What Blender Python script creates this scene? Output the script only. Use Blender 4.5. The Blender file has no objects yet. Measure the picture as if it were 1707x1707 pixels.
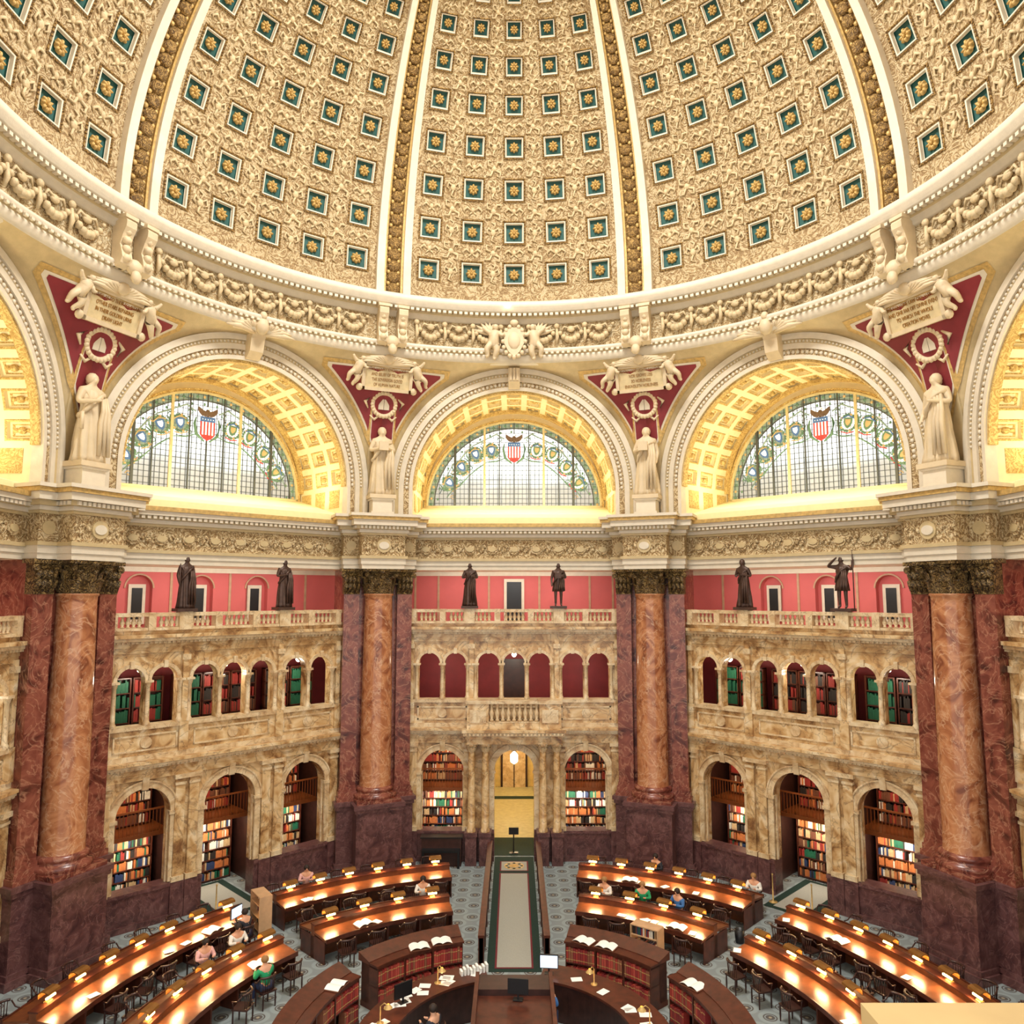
import bpy, math, random
from mathutils import Vector, Matrix
R=random.Random(7)
pi=math.pi; sin=math.sin; cos=math.cos; rad=math.radians
D=19.1;H=11.5;F=1265.0;PIT=math.atan(137/1265.)
def proj(p):
    z=p[1]+D;h=p[2]-H
    zc=z*cos(PIT)+h*sin(PIT)
    if zc<.1:return None
    return (857+F*p[0]/zc, 853.5-F*(h*cos(PIT)-z*sin(PIT))/zc)
def inview(p,m=90):
    q=proj(p)
    return q is not None and -m<q[0]<1707+m and -m<q[1]<1707+m
def L(r,g,b):
    f=lambda c:((c/255+.055)/1.055)**2.4 if c/255>.04045 else c/255/12.92
    return (f(r),f(g),f(b),1)
# ---------------- materials
def newmat(n):
    m=bpy.data.materials.new(n); m.use_nodes=True
    nt=m.node_tree; b=nt.nodes['Principled BSDF']
    return m,nt,b
def lk(nt,a,b): nt.links.new(a,b)
def texco(nt,scale=1.0):
    tc=nt.nodes.new('ShaderNodeTexCoord'); mp=nt.nodes.new('ShaderNodeMapping')
    mp.inputs['Scale'].default_value=(scale,)*3 if not hasattr(scale,'__len__') else scale
    lk(nt,tc.outputs['Object'],mp.inputs['Vector']); return mp.outputs['Vector']
def ramp(nt,fac,stops):
    r=nt.nodes.new('ShaderNodeValToRGB'); e=r.color_ramp.elements
    while len(e)<len(stops): e.new(.5)
    for i,(p,c) in enumerate(stops): e[i].position=p; e[i].color=c
    lk(nt,fac,r.inputs['Fac']); return r.outputs['Color']
def noise(nt,vec,scale,detail=4,dist=0):
    n=nt.nodes.new('ShaderNodeTexNoise'); n.inputs['Scale'].default_value=scale
    n.inputs['Detail'].default_value=detail; n.inputs['Distortion'].default_value=dist
    lk(nt,vec,n.inputs['Vector']); return n.outputs['Fac']
def mth(nt,op,a,b=None,c=None):
    m=nt.nodes.new('ShaderNodeMath'); m.operation=op
    for i,x in enumerate((a,b,c)):
        if x is None: continue
        if isinstance(x,(int,float)): m.inputs[i].default_value=x
        else: lk(nt,x,m.inputs[i])
    return m.outputs[0]
def bumpn(nt,b,h,strength,dist=.05):
    u=nt.nodes.new('ShaderNodeBump'); u.inputs['Strength'].default_value=strength; u.inputs['Distance'].default_value=dist
    lk(nt,h,u.inputs['Height']); lk(nt,u.outputs['Normal'],b.inputs['Normal'])
def simple(n,c,rough=.5,metal=0,var=.12,sc=4,bump=0,em=0,emc=None):
    m,nt,b=newmat(n)
    b.inputs['Roughness'].default_value=rough; b.inputs['Metallic'].default_value=metal
    v=texco(nt); f=noise(nt,v,sc,3)
    c2=tuple(x*(1-var) for x in c[:3])+(1,); c1=tuple(min(1,x*(1+var)) for x in c[:3])+(1,)
    lk(nt,ramp(nt,f,[(.3,c2),(.7,c1)]),b.inputs['Base Color'])
    if bump: bumpn(nt,b,noise(nt,v,sc*6,3),bump)
    if em:
        b.inputs['Emission Color'].default_value=emc or c; b.inputs['Emission Strength'].default_value=em
    return m
def marble(n,cols,vein,scale=1.0,rough=.25,vw=.03):
    m,nt,b=newmat(n); b.inputs['Roughness'].default_value=rough
    v=texco(nt,scale)
    f=noise(nt,v,1.3,8,1.6)
    k=len(cols); c=ramp(nt,f,[(.3+.4*i/(k-1),cols[i]) for i in range(k)])
    g=noise(nt,v,.9,6,3.0)
    a=ramp(nt,g,[(.5-vw,(0,0,0,1)),(.5,(1,1,1,1)),(.5+vw,(0,0,0,1))])
    g2=noise(nt,v,2.6,5,1.2)
    mx=nt.nodes.new('ShaderNodeMix'); mx.data_type='RGBA'
    lk(nt,mth(nt,'MULTIPLY',a,g2),mx.inputs['Factor']); lk(nt,c,mx.inputs['A']); mx.inputs['B'].default_value=vein
    lk(nt,mx.outputs['Result'],b.inputs['Base Color']); return m
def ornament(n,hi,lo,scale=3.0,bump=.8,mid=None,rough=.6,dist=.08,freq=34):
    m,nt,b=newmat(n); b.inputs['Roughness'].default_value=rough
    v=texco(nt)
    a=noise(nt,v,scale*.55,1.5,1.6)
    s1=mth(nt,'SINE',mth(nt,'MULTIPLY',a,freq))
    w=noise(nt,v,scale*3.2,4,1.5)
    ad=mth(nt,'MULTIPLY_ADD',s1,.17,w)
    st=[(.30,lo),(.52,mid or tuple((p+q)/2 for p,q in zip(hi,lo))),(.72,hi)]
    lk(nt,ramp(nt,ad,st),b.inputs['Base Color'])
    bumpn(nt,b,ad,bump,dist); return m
CREAM=simple('cream_plaster',L(216,204,182),.5,var=.05,bump=.1)
CREAMD=simple('tan_plaster',L(194,172,128),.5,var=.08,bump=.15)
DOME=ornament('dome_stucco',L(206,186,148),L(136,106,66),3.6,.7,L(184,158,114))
RELIEF=simple('stucco_relief',L(204,182,142),.6,var=.12,sc=5,bump=.3)
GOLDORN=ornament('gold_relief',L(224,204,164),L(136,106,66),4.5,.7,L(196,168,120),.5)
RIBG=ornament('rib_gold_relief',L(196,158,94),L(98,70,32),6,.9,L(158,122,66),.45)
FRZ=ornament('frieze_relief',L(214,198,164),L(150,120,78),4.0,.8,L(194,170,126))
GOLD=simple('gilding',L(198,164,100),.4,.25,var=.22,sc=9,bump=.3)
GOLDD=simple('old_gilding',L(190,154,88),.4,.25,var=.25,sc=9,bump=.3)
TEAL=simple('teal_panel',L(34,84,78),.6,var=.2)
RED=simple('pompeian_red',L(128,38,44),.65,var=.12,sc=2)
REDW=simple('rose_red_wall',L(200,96,94),.7,var=.06,sc=1)
SIEN=marble('sienna_marble',[L(132,92,56),L(192,152,100),L(218,188,140),L(230,210,172)],L(90,64,50),.9)
SIENL=marble('pale_sienna_marble',[L(186,150,106),L(214,188,146),L(230,212,176)],L(112,82,60),1.2,.3,.02)
REDM=marble('numidian_red_marble',[L(66,30,26),L(108,54,44),L(138,78,62),L(116,60,48)],L(186,136,108),1.1)
ORM=marble('orange_column_marble',[L(124,68,44),L(168,106,70),L(194,134,92),L(148,88,58)],L(220,180,142),1.0,.22)
PURP=marble('purple_brown_marble',[L(66,40,42),L(96,62,60),L(114,78,76)],L(140,104,98),1.5,.3)
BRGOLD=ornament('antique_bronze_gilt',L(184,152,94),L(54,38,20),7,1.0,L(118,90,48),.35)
BRONZE=simple('dark_bronze',L(80,58,48),.42,.35,var=.3,sc=6,bump=.2)
PLAST=simple('statue_plaster',L(210,190,156),.55,var=.08,sc=3,bump=.15)
WOOD=simple('mahogany',L(80,38,24),.35,var=.35,sc=5)
WOODL=simple('desk_wood',L(108,60,32),.32,var=.25,sc=5)
WOODD=simple('dark_walnut',L(58,32,26),.4,var=.3,sc=5)
VAULT=simple('vault_yellow',L(238,222,176),.55,var=.05)
VAULTG=ornament('vault_gold',L(230,202,130),L(186,146,76),5,.5)
SILL=simple('yellow_sill',L(244,230,178),.5,var=.03)
GREEN=simple('green_carpet',L(20,46,36),.9,var=.2,sc=20)
MAROON=simple('maroon_carpet',L(110,32,40),.9)
GREIGE=simple('grey_carpet',L(164,162,150),.95,var=.06,sc=30)
CORRY=simple('corridor_yellow',L(216,190,122),.6)
CORRF=simple('corridor_floor',L(186,180,136),.5)
BLACK=simple('black_plastic',L(22,22,24),.4)
IRON=simple('railing_copper',L(150,84,42),.4,.4)
PAPER=simple('white_paper',L(236,236,230),.8,var=.03)
SCREEN=simple('lit_screen',L(200,214,230),.3,em=1.0,emc=L(200,214,230))
BULB=simple('warm_bulb',L(255,200,110),.4,em=26,emc=L(255,194,104))
GLOBE=simple('white_globe',L(255,240,210),.4,em=14,emc=L(255,238,208))
LEAD=simple('window_lead',L(80,82,76),.5)
MULL=simple('gilt_mullion',L(216,198,146),.4)
SKIN=simple('skin_tone',L(214,160,128),.6,var=.05)
HAIRD=simple('dark_hair',L(40,26,18),.7); HAIRB=simple('fair_hair',L(150,110,64),.7)
STONET=simple('stone_tan',L(180,142,112),.6)
BCOL=[simple('book_%s'%n,c,.6,var=.15,sc=8) for n,c in (('red',L(150,46,38)),('brown',L(112,66,44)),('tan',L(196,162,118)),('green',L(28,96,68)),('navy',L(46,60,98)),('cream',L(228,222,206)),('black',L(42,34,30)),('orange',L(196,114,60)))]
def carpetmat():
    m,nt,b=newmat('patterned_carpet'); b.inputs['Roughness'].default_value=.95
    tc=nt.nodes.new('ShaderNodeTexCoord'); T=1.0; ds=[]
    for off in (0,.5):
        ml=nt.nodes.new('ShaderNodeVectorMath'); ml.operation='MULTIPLY_ADD'
        ml.inputs[1].default_value=(1/T,1/T,0); ml.inputs[2].default_value=(off,off,0)
        lk(nt,tc.outputs['Object'],ml.inputs[0])
        fr=nt.nodes.new('ShaderNodeVectorMath'); fr.operation='FRACTION'; lk(nt,ml.outputs[0],fr.inputs[0])
        sb=nt.nodes.new('ShaderNodeVectorMath'); sb.operation='SUBTRACT'; sb.inputs[1].default_value=(.5,.5,0); lk(nt,fr.outputs[0],sb.inputs[0])
        ln=nt.nodes.new('ShaderNodeVectorMath'); ln.operation='LENGTH'; lk(nt,sb.outputs[0],ln.inputs[0]); ds.append(ln.outputs['Value'])
    mn=mth(nt,'MINIMUM',ds[0],ds[1])
    bg=L(148,158,158); dk=L(92,86,82); lt=L(164,152,130); bg2=L(134,142,142)
    r=ramp(nt,mn,[(0,lt),(.04,lt),(.05,dk),(.12,dk),(.13,bg),(.15,bg),(.16,dk),(.19,dk),(.2,bg),(.30,bg),(.34,bg2)])
    lk(nt,r,b.inputs['Base Color']); return m
CARPET=carpetmat()
def glassmat():
    m,nt,b=newmat('leaded_glass'); b.inputs['Roughness'].default_value=.3
    tc=nt.nodes.new('ShaderNodeTexCoord'); sp=nt.nodes.new('ShaderNodeSeparateXYZ'); lk(nt,tc.outputs['Object'],sp.inputs[0])
    mp=nt.nodes.new('ShaderNodeMapping'); mp.inputs['Scale'].default_value=(.5,.5,1.6); lk(nt,tc.outputs['Object'],mp.inputs['Vector'])
    n=noise(nt,mp.outputs[0],1.2,3)
    a=mth(nt,'MULTIPLY_ADD',n,1.4,sp.outputs['Z'])
    c=ramp(nt,mth(nt,'MULTIPLY',a,.2),[(.20,(.15,.15,.145,1)),(.34,(.23,.24,.245,1)),(.42,(.45,.48,.48,1)),(.52,(.8,.84,.82,1)),(.8,(1,1,.97,1))])
    b.inputs['Base Color'].default_value=(.3,.3,.28,1); lk(nt,c,b.inputs['Emission Color']); b.inputs['Emission Strength'].default_value=1.7  # emission gradient stands in for bright sky and grey buildings behind the glass
    return m
GLASS=glassmat()
# ---------------- mesh builder
class MB:
    def __init__(s): s.v=[];s.f=[];s.m=[];s.s=[]
    def add(s,vs,fs,mi=0,M=None,sm=False):
        o=len(s.v)
        for p in vs:
            p=Vector(p); s.v.append(M@p if M else p)
        for f in fs: s.f.append([i+o for i in f]); s.m.append(mi); s.s.append(sm)
    def box(s,x0,x1,y0,y1,z0,z1,mi=0,M=None):
        s.add([(x0,y0,z0),(x1,y0,z0),(x1,y1,z0),(x0,y1,z0),(x0,y0,z1),(x1,y0,z1),(x1,y1,z1),(x0,y1,z1)],
          [(0,3,2,1),(4,5,6,7),(0,1,5,4),(1,2,6,5),(2,3,7,6),(3,0,4,7)],mi,M)
    def lathe(s,prof,n=16,mi=0,M=None,a0=0,a1=2*pi,sm=True,fn=None):
        full=abs(a1-a0-2*pi)<1e-6; k=n if full else n+1; vs=[]
        for (r,z) in prof:
            for i in range(k):
                a=a0+(a1-a0)*i/n; rr=r*(fn(a,z) if fn else 1)
                vs.append((rr*cos(a),rr*sin(a),z))
        fs=[]
        for j in range(len(prof)-1):
            for i in range(n):
                i2=(i+1)%k
                fs.append((j*k+i,j*k+i2,(j+1)*k+i2,(j+1)*k+i))
        s.add(vs,fs,mi,M,sm)
    def extr(s,prof,x0,x1,mi=0,M=None):
        n=len(prof); vs=[(x0,y,z) for y,z in prof]+[(x1,y,z) for y,z in prof]
        fs=[(i,(i+1)%n,(i+1)%n+n,i+n) for i in range(n)]+[tuple(range(n))[::-1],tuple(range(n,2*n))]
        s.add(vs,fs,mi,M)
    def ball(s,c,rx,ry=None,rz=None,n=8,mi=0,M=None):
        ry=ry or rx; rz=rz or rx; T=Matrix.Translation(c)@Matrix.Diagonal((rx,ry,rz,1))
        if M: T=M@T
        s.lathe([(max(.001,sin(pi*i/(n//2+1))),-cos(pi*i/(n//2+1))) for i in range(n//2+2)],n,mi,T)
    def tube(s,pts,r,n=6,mi=0,M=None):
        pts=[Vector(p) for p in pts]; vs=[];k=len(pts)
        for i,p in enumerate(pts):
            d=(pts[min(i+1,k-1)]-pts[max(i-1,0)]).normalized()
            u=d.cross(Vector((0,0,1)) if abs(d.z)<.9 else Vector((1,0,0))).normalized(); w=d.cross(u)
            rr=r[i] if hasattr(r,'__len__') else r
            for j in range(n):
                a=2*pi*j/n; vs.append(p+u*rr*cos(a)+w*rr*sin(a))
        fs=[(i*n+j,i*n+(j+1)%n,(i+1)*n+(j+1)%n,(i+1)*n+j) for i in range(k-1) for j in range(n)]
        fs+=[tuple(range(n))[::-1],tuple(range((k-1)*n,k*n))]
        s.add(vs,fs,mi,M,True)
    def poly(s,pts2,y0,y1,mi=0,M=None):
        n=len(pts2); vs=[(x,y0,z) for x,z in pts2]+[(x,y1,z) for x,z in pts2]
        fs=[(i,(i+1)%n,(i+1)%n+n,i+n) for i in range(n)]+[tuple(range(n)),tuple(range(n,2*n))[::-1]]
        s.add(vs,fs,mi,M)
    def archring(s,cx,zs,ri,ro,y0,y1,mi=0,n=24,legs=0,a0=0,a1=pi):
        vs=[];
        for i in range(n+1):
            a=a0+(a1-a0)*i/n
            for r,y in ((ri,y1),(ri,y0),(ro,y0),(ro,y1)):
                vs.append((cx-r*cos(a),y,zs+r*sin(a)))
        fs=[(i*4+j,i*4+(j+1)%4,i*4+4+(j+1)%4,i*4+4+j) for i in range(n) for j in range(4)]
        fs+=[(0,1,2,3),(n*4+3,n*4+2,n*4+1,n*4)]
        s.add(vs,fs,mi)
        if legs:
            s.box(cx-ro,cx-ri,y0,y1,zs-legs,zs,mi); s.box(cx+ri,cx+ro,y0,y1,zs-legs,zs,mi)
    def archwall(s,x0,x1,z0,z1,y0,y1,ops,mi=0,n=14):
        ops=sorted(ops); x=x0
        def slab(a,b,za,zb):
            if b-a>1e-4 and zb-za>1e-4: s.box(a,b,y0,y1,za,zb,mi)
        for (cx,hw,zb,zs) in ops:
            slab(x,cx-hw,z0,z1); slab(cx-hw,cx+hw,z0,zb)
            P=[(cx-hw*cos(pi*i/n),zs+hw*sin(pi*i/n)) for i in range(n+1)]
            for i in range(n):
                (a,b),(c,d)=P[i],P[i+1]
                s.add([(a,y0,b),(c,y0,d),(c,y0,z1),(a,y0,z1),(a,y1,b),(c,y1,d),(c,y1,z1),(a,y1,z1)],
                  [(0,1,2,3),(7,6,5,4),(4,5,1,0),(3,2,6,7)],mi)
            x=cx+hw
        slab(x,x1,z0,z1)
    def arcbox(s,r0,r1,a0,a1,z0,z1i,z1o=None,mi=0,n=None,z0o=None):
        z1o=z1i if z1o is None else z1o; z0o=z0 if z0o is None else z0o
        n=n or max(2,int(abs(a1-a0)/rad(3))); vs=[]
        for i in range(n+1):
            a=a0+(a1-a0)*i/n
            for r,z in ((r0,z0),(r0,z1i),(r1,z1o),(r1,z0o)): vs.append((r*sin(a),r*cos(a),z))
        fs=[(i*4+j,i*4+(j+1)%4,i*4+4+(j+1)%4,i*4+4+j) for i in range(n) for j in range(4)]
        fs+=[(0,1,2,3),(n*4+3,n*4+2,n*4+1,n*4)]
        s.add(vs,fs,mi)
    def mesh(s,name,mats,org=None):
        me=bpy.data.meshes.new(name)
        vs=[v-Vector(org) for v in s.v] if org else s.v
        me.from_pydata([tuple(v) for v in vs],[],s.f)
        for m in mats: me.materials.append(m)
        me.polygons.foreach_set('material_index',s.m); me.polygons.foreach_set('use_smooth',s.s)
        import bmesh
        bm=bmesh.new(); bm.from_mesh(me); bmesh.ops.recalc_face_normals(bm,faces=bm.faces); bm.to_mesh(me); bm.free()
        me.update(); return me
COL=bpy.context.scene.collection
def obj(name,me,M=None,parent=None,**k):
    o=bpy.data.objects.new(name,me); COL.objects.link(o)
    if parent: o.parent=parent
    if M is not None: o.matrix_basis=M
    for a,b in k.items(): o[a]=b
    return o
def struct(name,mb,mats,M=None,label=None):
    me=mb.mesh(name,mats); o=obj(name,me,M); o['kind']='structure'
    if label:o['label']=label
    o['category']='trim' if name.startswith('trim') else name.split('_')[0]
    return o
T3=Matrix.Translation
def RZ(a): return Matrix.Rotation(a,4,'Z')
def bayM(adeg): return RZ(-rad(adeg))
def clone(root,M,**k):
    def cp(o,par):
        c=o.copy(); COL.objects.link(c)
        if par: c.parent=par
        for ch in o.children: cp(ch,c)
        return c
    kids=list(root.children)
    c=root.copy(); COL.objects.link(c); c.matrix_basis=M
    for ch in kids: cp(ch,c)
    for a,b in k.items(): c[a]=b
    return c
trimn=[0]
def tname():
    trimn[0]+=1; return 'trim_%d'%trimn[0]
def light(kind,name,M,power,col,size=None,size2=None):
    l=bpy.data.lights.new(name,kind); l.energy=power; l.color=col
    if kind=='AREA':
        l.size=size
        if size2: l.shape='RECTANGLE'; l.size_y=size2
    elif size: l.shadow_soft_size=size
    o=bpy.data.objects.new(name,l); COL.objects.link(o); o.matrix_basis=M
    return o
RX=lambda a: Matrix.Rotation(a,4,'X')
def meshify(o,name):
    dg=bpy.context.evaluated_depsgraph_get(); dg.update()
    nm=bpy.data.meshes.new_from_object(o.evaluated_get(dg)); nm.name=name
    bpy.data.objects.remove(o); return nm
# ---------------- skin figures
def skinmesh(name,pts,edges,radii,mat,sub=1):
    me=bpy.data.meshes.new(name); me.from_pydata(pts,edges,[])
    o=bpy.data.objects.new(name,me); COL.objects.link(o)
    md=o.modifiers.new('s','SKIN')
    if not me.skin_vertices:
        bpy.context.view_layer.objects.active=o
        bpy.ops.mesh.customdata_skin_add()
    for i,r in enumerate(radii):
        sv=me.skin_vertices[0].data[i]; sv.radius=(r,r); sv.use_root=(i==0)
    md.use_smooth_shade=True
    sb=o.modifiers.new('u','SUBSURF'); sb.levels=sub; sb.render_levels=sub
    nm=meshify(o,name); nm.materials.clear(); nm.materials.append(mat)
    for p in nm.polygons: p.use_smooth=True
    return nm
def skeleton(arms,seated=False,lean=0,k=1.0):
    if seated: pz=.52
    else: pz=.95
    pts=[(0,0,pz),(0,-.02-lean*.5,pz+.25),(0,-.01-lean,pz+.48),(0,-.02-lean*1.1,pz+.57),(0,-.04-lean*1.3,pz+.67),(0,-.02-lean*1.4,pz+.76),(0,-.13-lean*1.3,pz+.655)]
    rr=[.13,.12,.12,.055,.095,.075,.016]; ed=[(0,1),(1,2),(2,3),(3,4),(4,5),(4,6)]
    for sgn,(e,h) in zip((-1,1),arms):
        sh=(sgn*.19,-lean,pz+.45); b=len(pts)
        hv=Vector(h)-Vector(e); hv.normalize()
        tip=Vector(h)+hv*.1; th=Vector(h)+hv*.05+Vector((-sgn*.045,-.01,.01))
        pts+=[sh,e,h,tuple(tip),tuple(th)]; rr+=[.07*k,.045*k,.032*k,.022,.014]; ed+=[(2,b),(b,b+1),(b+1,b+2),(b+2,b+3),(b+2,b+4)]
    for sgn in (-1,1):
        b=len(pts)
        if seated: pts+=[(sgn*.1,-.05,.5),(sgn*.13,-.45,.5),(sgn*.13,-.43,.09),(sgn*.13,-.56,.04)]
        else: pts+=[(sgn*.1,0,.88),(sgn*.11,-.03,.48),(sgn*.11,.02,.09),(sgn*.12,-.12,.04)]
        rr+=[.095,.065,.045,.035]; ed+=[(0,b),(b,b+1),(b+1,b+2),(b+2,b+3)]
    return pts,ed,rr
def robe_mb(mi=0,seed=0,h=1.42,w=1.0,short=False):
    rr=random.Random(seed); ph=rr.random()*6; k=9+seed%3
    def fn(a,z):
        f=max(0,1-z/1.35); return 1+(.12*sin(k*a+ph+z*2.2)+.07*sin((k*2+1)*a+ph*2-z*3))*(.35+f)
    mb=MB(); prof=[(.01,0),(.33,0),(.32,.12),(.29,.4),(.26,.7),(.225,.95),(.205,1.1),(.235,1.25),(.22,1.36),(.12,h+.03),(.06,h+.06)]
    if short: prof=[(.01,.62),(.27,.6),(.26,.75),(.22,.95),(.2,1.1),(.235,1.25),(.22,1.36),(.12,h+.03),(.06,h+.06)]
    mb.lathe([(r*w,z) for r,z in prof],48,mi,Matrix.Diagonal((1,.72,1,1)),fn=fn)
    pts=[]
    for i in range(22):
        a=2*pi*i/20; pts.append((.24*w*cos(a),.18*w*sin(a)-.01,1.13+.24*cos(a+.4)))
    mb.tube(pts,[.045+.015*sin(i*2.1) for i in range(22)],8,mi)
    for j in range(3):
        zl=.62 if short else .15
        pts=[(.22*w-.05*j,-.16-.02*j,1.3-.02*j),(.26*w-.06*j,-.2,1.0),(.25*w-.08*j,-.21,.8),(.28*w-.1*j,-.22,zl)]
        mb.tube(pts,[.03,.045,.05,.04],6,mi)
    return mb
def statue(name,mat,arms,seed,label,cat,extra=None,w=1.0,lean=0,short=False,k=1.15):
    pts,ed,rr=skeleton(arms,lean=lean,k=k)
    body=obj(name,skinmesh(name+'_body',pts,ed,rr,mat,2)); body['label']=label; body['category']=cat
    obj('robe',robe_mb(0,seed,w=w,short=short).mesh('robe',[mat]),parent=body)
    hb=MB(); hb.ball((0,.0-lean*1.3,1.655),.115,.12,.125,10); hb.ball((0,.09-lean,1.62),.06,.06,.07,8)
    obj('hair',hb.mesh('hair',[mat]),parent=body)
    pb=MB(); pb.box(-.33,.33,-.27,.27,-.08,.02); obj('plinth',pb.mesh('plinth',[mat]),parent=body)
    if extra:
        eb=MB(); extra(eb); obj('held_attribute',eb.mesh('held',[mat]),parent=body)
    return body
DOWN=((-.27,.02,1.12),(-.27,-.12,.88)); DOWNR=((.27,.02,1.12),(.27,-.12,.88))
HOLD=((-.30,-.04,1.15),(-.1,-.28,1.18)); HOLDR=((.30,-.04,1.15),(.12,-.28,1.18))
UPR=((.36,-.06,1.3),(.42,-.12,1.55)); EYEL=((-.42,-.12,1.42),(-.14,-.2,1.66))
def exbook(b): b.box(-.14,.1,-.36,-.3,1.12,1.34)
def exstaff(b): b.tube([(.42,-.14,.0),(.42,-.14,1.95)],.018)
def exstaffl(b): b.tube([(-.27,-.2,.0),(-.27,-.18,1.5)],.018)
def exscroll(b): b.tube([(-.27,-.14,.95),(-.27,-.14,.62)],.035)
# ---------------- dome
ELEV=[5.9,13.4,20.8,28.0,34.7,40.6,46.0,50.9]; RD=13.95; ZD=24.45
AZC=[-15.9,-7.95,0,7.95,15.9]; HA=1.98
def sph(az,e,r=RD): return Vector((r*cos(rad(e))*sin(rad(az)),r*cos(rad(e))*cos(rad(az)),ZD+r*sin(rad(e))))
def tanM(p,az):
    zc=(Vector((0,0,ZD))-p).normalized(); xc=Vector((cos(rad(az)),-sin(rad(az)),0)); yc=zc.cross(xc)
    M=Matrix((xc,yc,zc)).transposed().to_4x4(); M.translation=p; return M
FH=19.4
azb=[-FH]
for c in AZC: azb+=[c-HA,c+HA]
azb.append(FH)
eb=[0]
for e in ELEV: eb+=[e-HA*cos(rad(e)),e+HA*cos(rad(e))]
eb.append(56)
mb=MB()
for k in range(8):
    for i in range(len(azb)-1):
        for j in range(len(eb)-1):
            if i%2==1 and j%2==1 and k in (0,1,2,6,7): continue
            a0,a1,e0,e1=azb[i]+45*k,azb[i+1]+45*k,eb[j],eb[j+1]
            mb.add([sph(a0,e0),sph((a0+a1)/2,e0),sph(a1,e0),sph(a1,(e0+e1)/2),sph(a1,e1),sph((a0+a1)/2,e1),sph(a0,e1),sph(a0,(e0+e1)/2),sph((a0+a1)/2,(e0+e1)/2)],
              [(0,1,8,7),(1,2,3,8),(8,3,4,5),(7,8,5,6)],0,None,True)
    for t in range(28):
        e0,e1=2*t,2*t+2
        mb.add([sph(45*k+FH,e0,RD),sph(45*k+45-FH,e0,RD),sph(45*k+45-FH,e1,RD),sph(45*k+FH,e1,RD)],[(0,1,2,3)],0,None,True)
for k in (-2,-1,0,1,2):
    for j in range(len(ELEV)):
        e0=ELEV[j]; em=(ELEV[j]+(ELEV[j+1] if j<7 else 55))/2; ce=cos(rad(e0)); cm=cos(rad(em))
        for i in range(1,5):
            ac=[-18.6,-11.9,-3.97,3.97,11.9,18.6][i]
            p=sph(k*45+ac,e0)
            if inview(p,60):
                M2=tanM(p,k*45+ac)@Matrix.Scale(.9*ce,4)
                mb.ball((0,0,.02),.16,.2,.08,8,1,M2)
                for sg in (-1,1):
                    mb.tube([(sg*.05,.05,.03),(sg*.25,.22,.05),(sg*.33,.0,.05),(sg*.2,-.1,.04)],[.05,.06,.05,.03],5,1,M2)
                    mb.tube([(0,sg*.15,.03),(sg*.1,sg*.4,.05),(sg*-.1,sg*.5,.03)],[.05,.05,.03],5,1,M2)
            p=sph(k*45+ac,em)
            if inview(p,60):
                M=tanM(p,k*45+ac)@Matrix.Scale(.85*cm,4)
                for q in range(4):
                    a=pi/4+pi/2*q
                    mb.tube([(.1*cos(a),.1*sin(a),.02),(.4*cos(a+.3),.4*sin(a+.3),.06),(.55*cos(a-.1),.55*sin(a-.1),.05),(.4*cos(a-.4),.4*sin(a-.4),.03)],[.06,.07,.06,.03],5,1,M)
                mb.ball((0,0,.02),.17,.17,.09,8,1,M)
        for ac in AZC:
            p=sph(k*45+ac,em)
            if inview(p,60):
                M=tanM(p,k*45+ac)@Matrix.Scale(.85*cm,4)
                mb.ball((0,.02,.02),.12,.16,.09,8,1,M)
                for sg in (-1,1):
                    mb.tube([(sg*.1,0,.02),(sg*.3,.16,.06),(sg*.5,.02,.05),(sg*.42,-.14,.04)],[.05,.07,.06,.03],5,1,M)
                    mb.tube([(sg*.06,-.1,.02),(sg*.2,-.22,.05)],[.05,.03],5,1,M)
struct('ceiling',mb,[DOME,RELIEF],label='coffered cream and gold domed ceiling with arabesque stucco')
mb=MB()
def sstrip(a0,a1,e0,e1,r0,r1,mi,n=28):
    vs=[]
    for i in range(n+1):
        e=e0+(e1-e0)*i/n
        vs+=[sph(a0,e,r0),sph(a0,e,r1),sph(a1,e,r1),sph(a1,e,r0)]
    fs=[(i*4+j,i*4+(j+1)%4,i*4+4+(j+1)%4,i*4+4+j) for i in range(n) for j in range(4)]
    fs+=[(0,1,2,3),(n*4+3,n*4+2,n*4+1,n*4)]
    mb.add(vs,fs,mi,None,False)
for k in range(8):
    a=22.5+45*k
    for sg in (-1,1):
        lo,hi=sorted((a+sg*1.75,a+sg*3.15)); sstrip(lo,hi,0,56,RD+.1,RD-.26,0)
        lo,hi=sorted((a+sg*1.35,a+sg*1.75)); sstrip(lo,hi,0,56,RD+.1,RD-.14,1)
    sstrip(a-1.4,a+1.4,0,56,RD+.1,RD-.05,2)
    if k in (0,1,6,7):
        e=1.2
        while e<54:
            p=sph(a,e,RD-.08); s_=.26*cos(rad(e))+.03
            mb.ball(p,s_,s_*.8,s_,8,2)
            for sg in (-1,1): mb.ball(sph(a+sg*.85,e+1.0*cos(rad(e)),RD-.08),s_*.35,None,None,6,1)
            e+=2.1*cos(rad(e))
struct(tname(),mb,[CREAM,GOLD,RIBG],label='white and gilt ribs of the dome')
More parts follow.
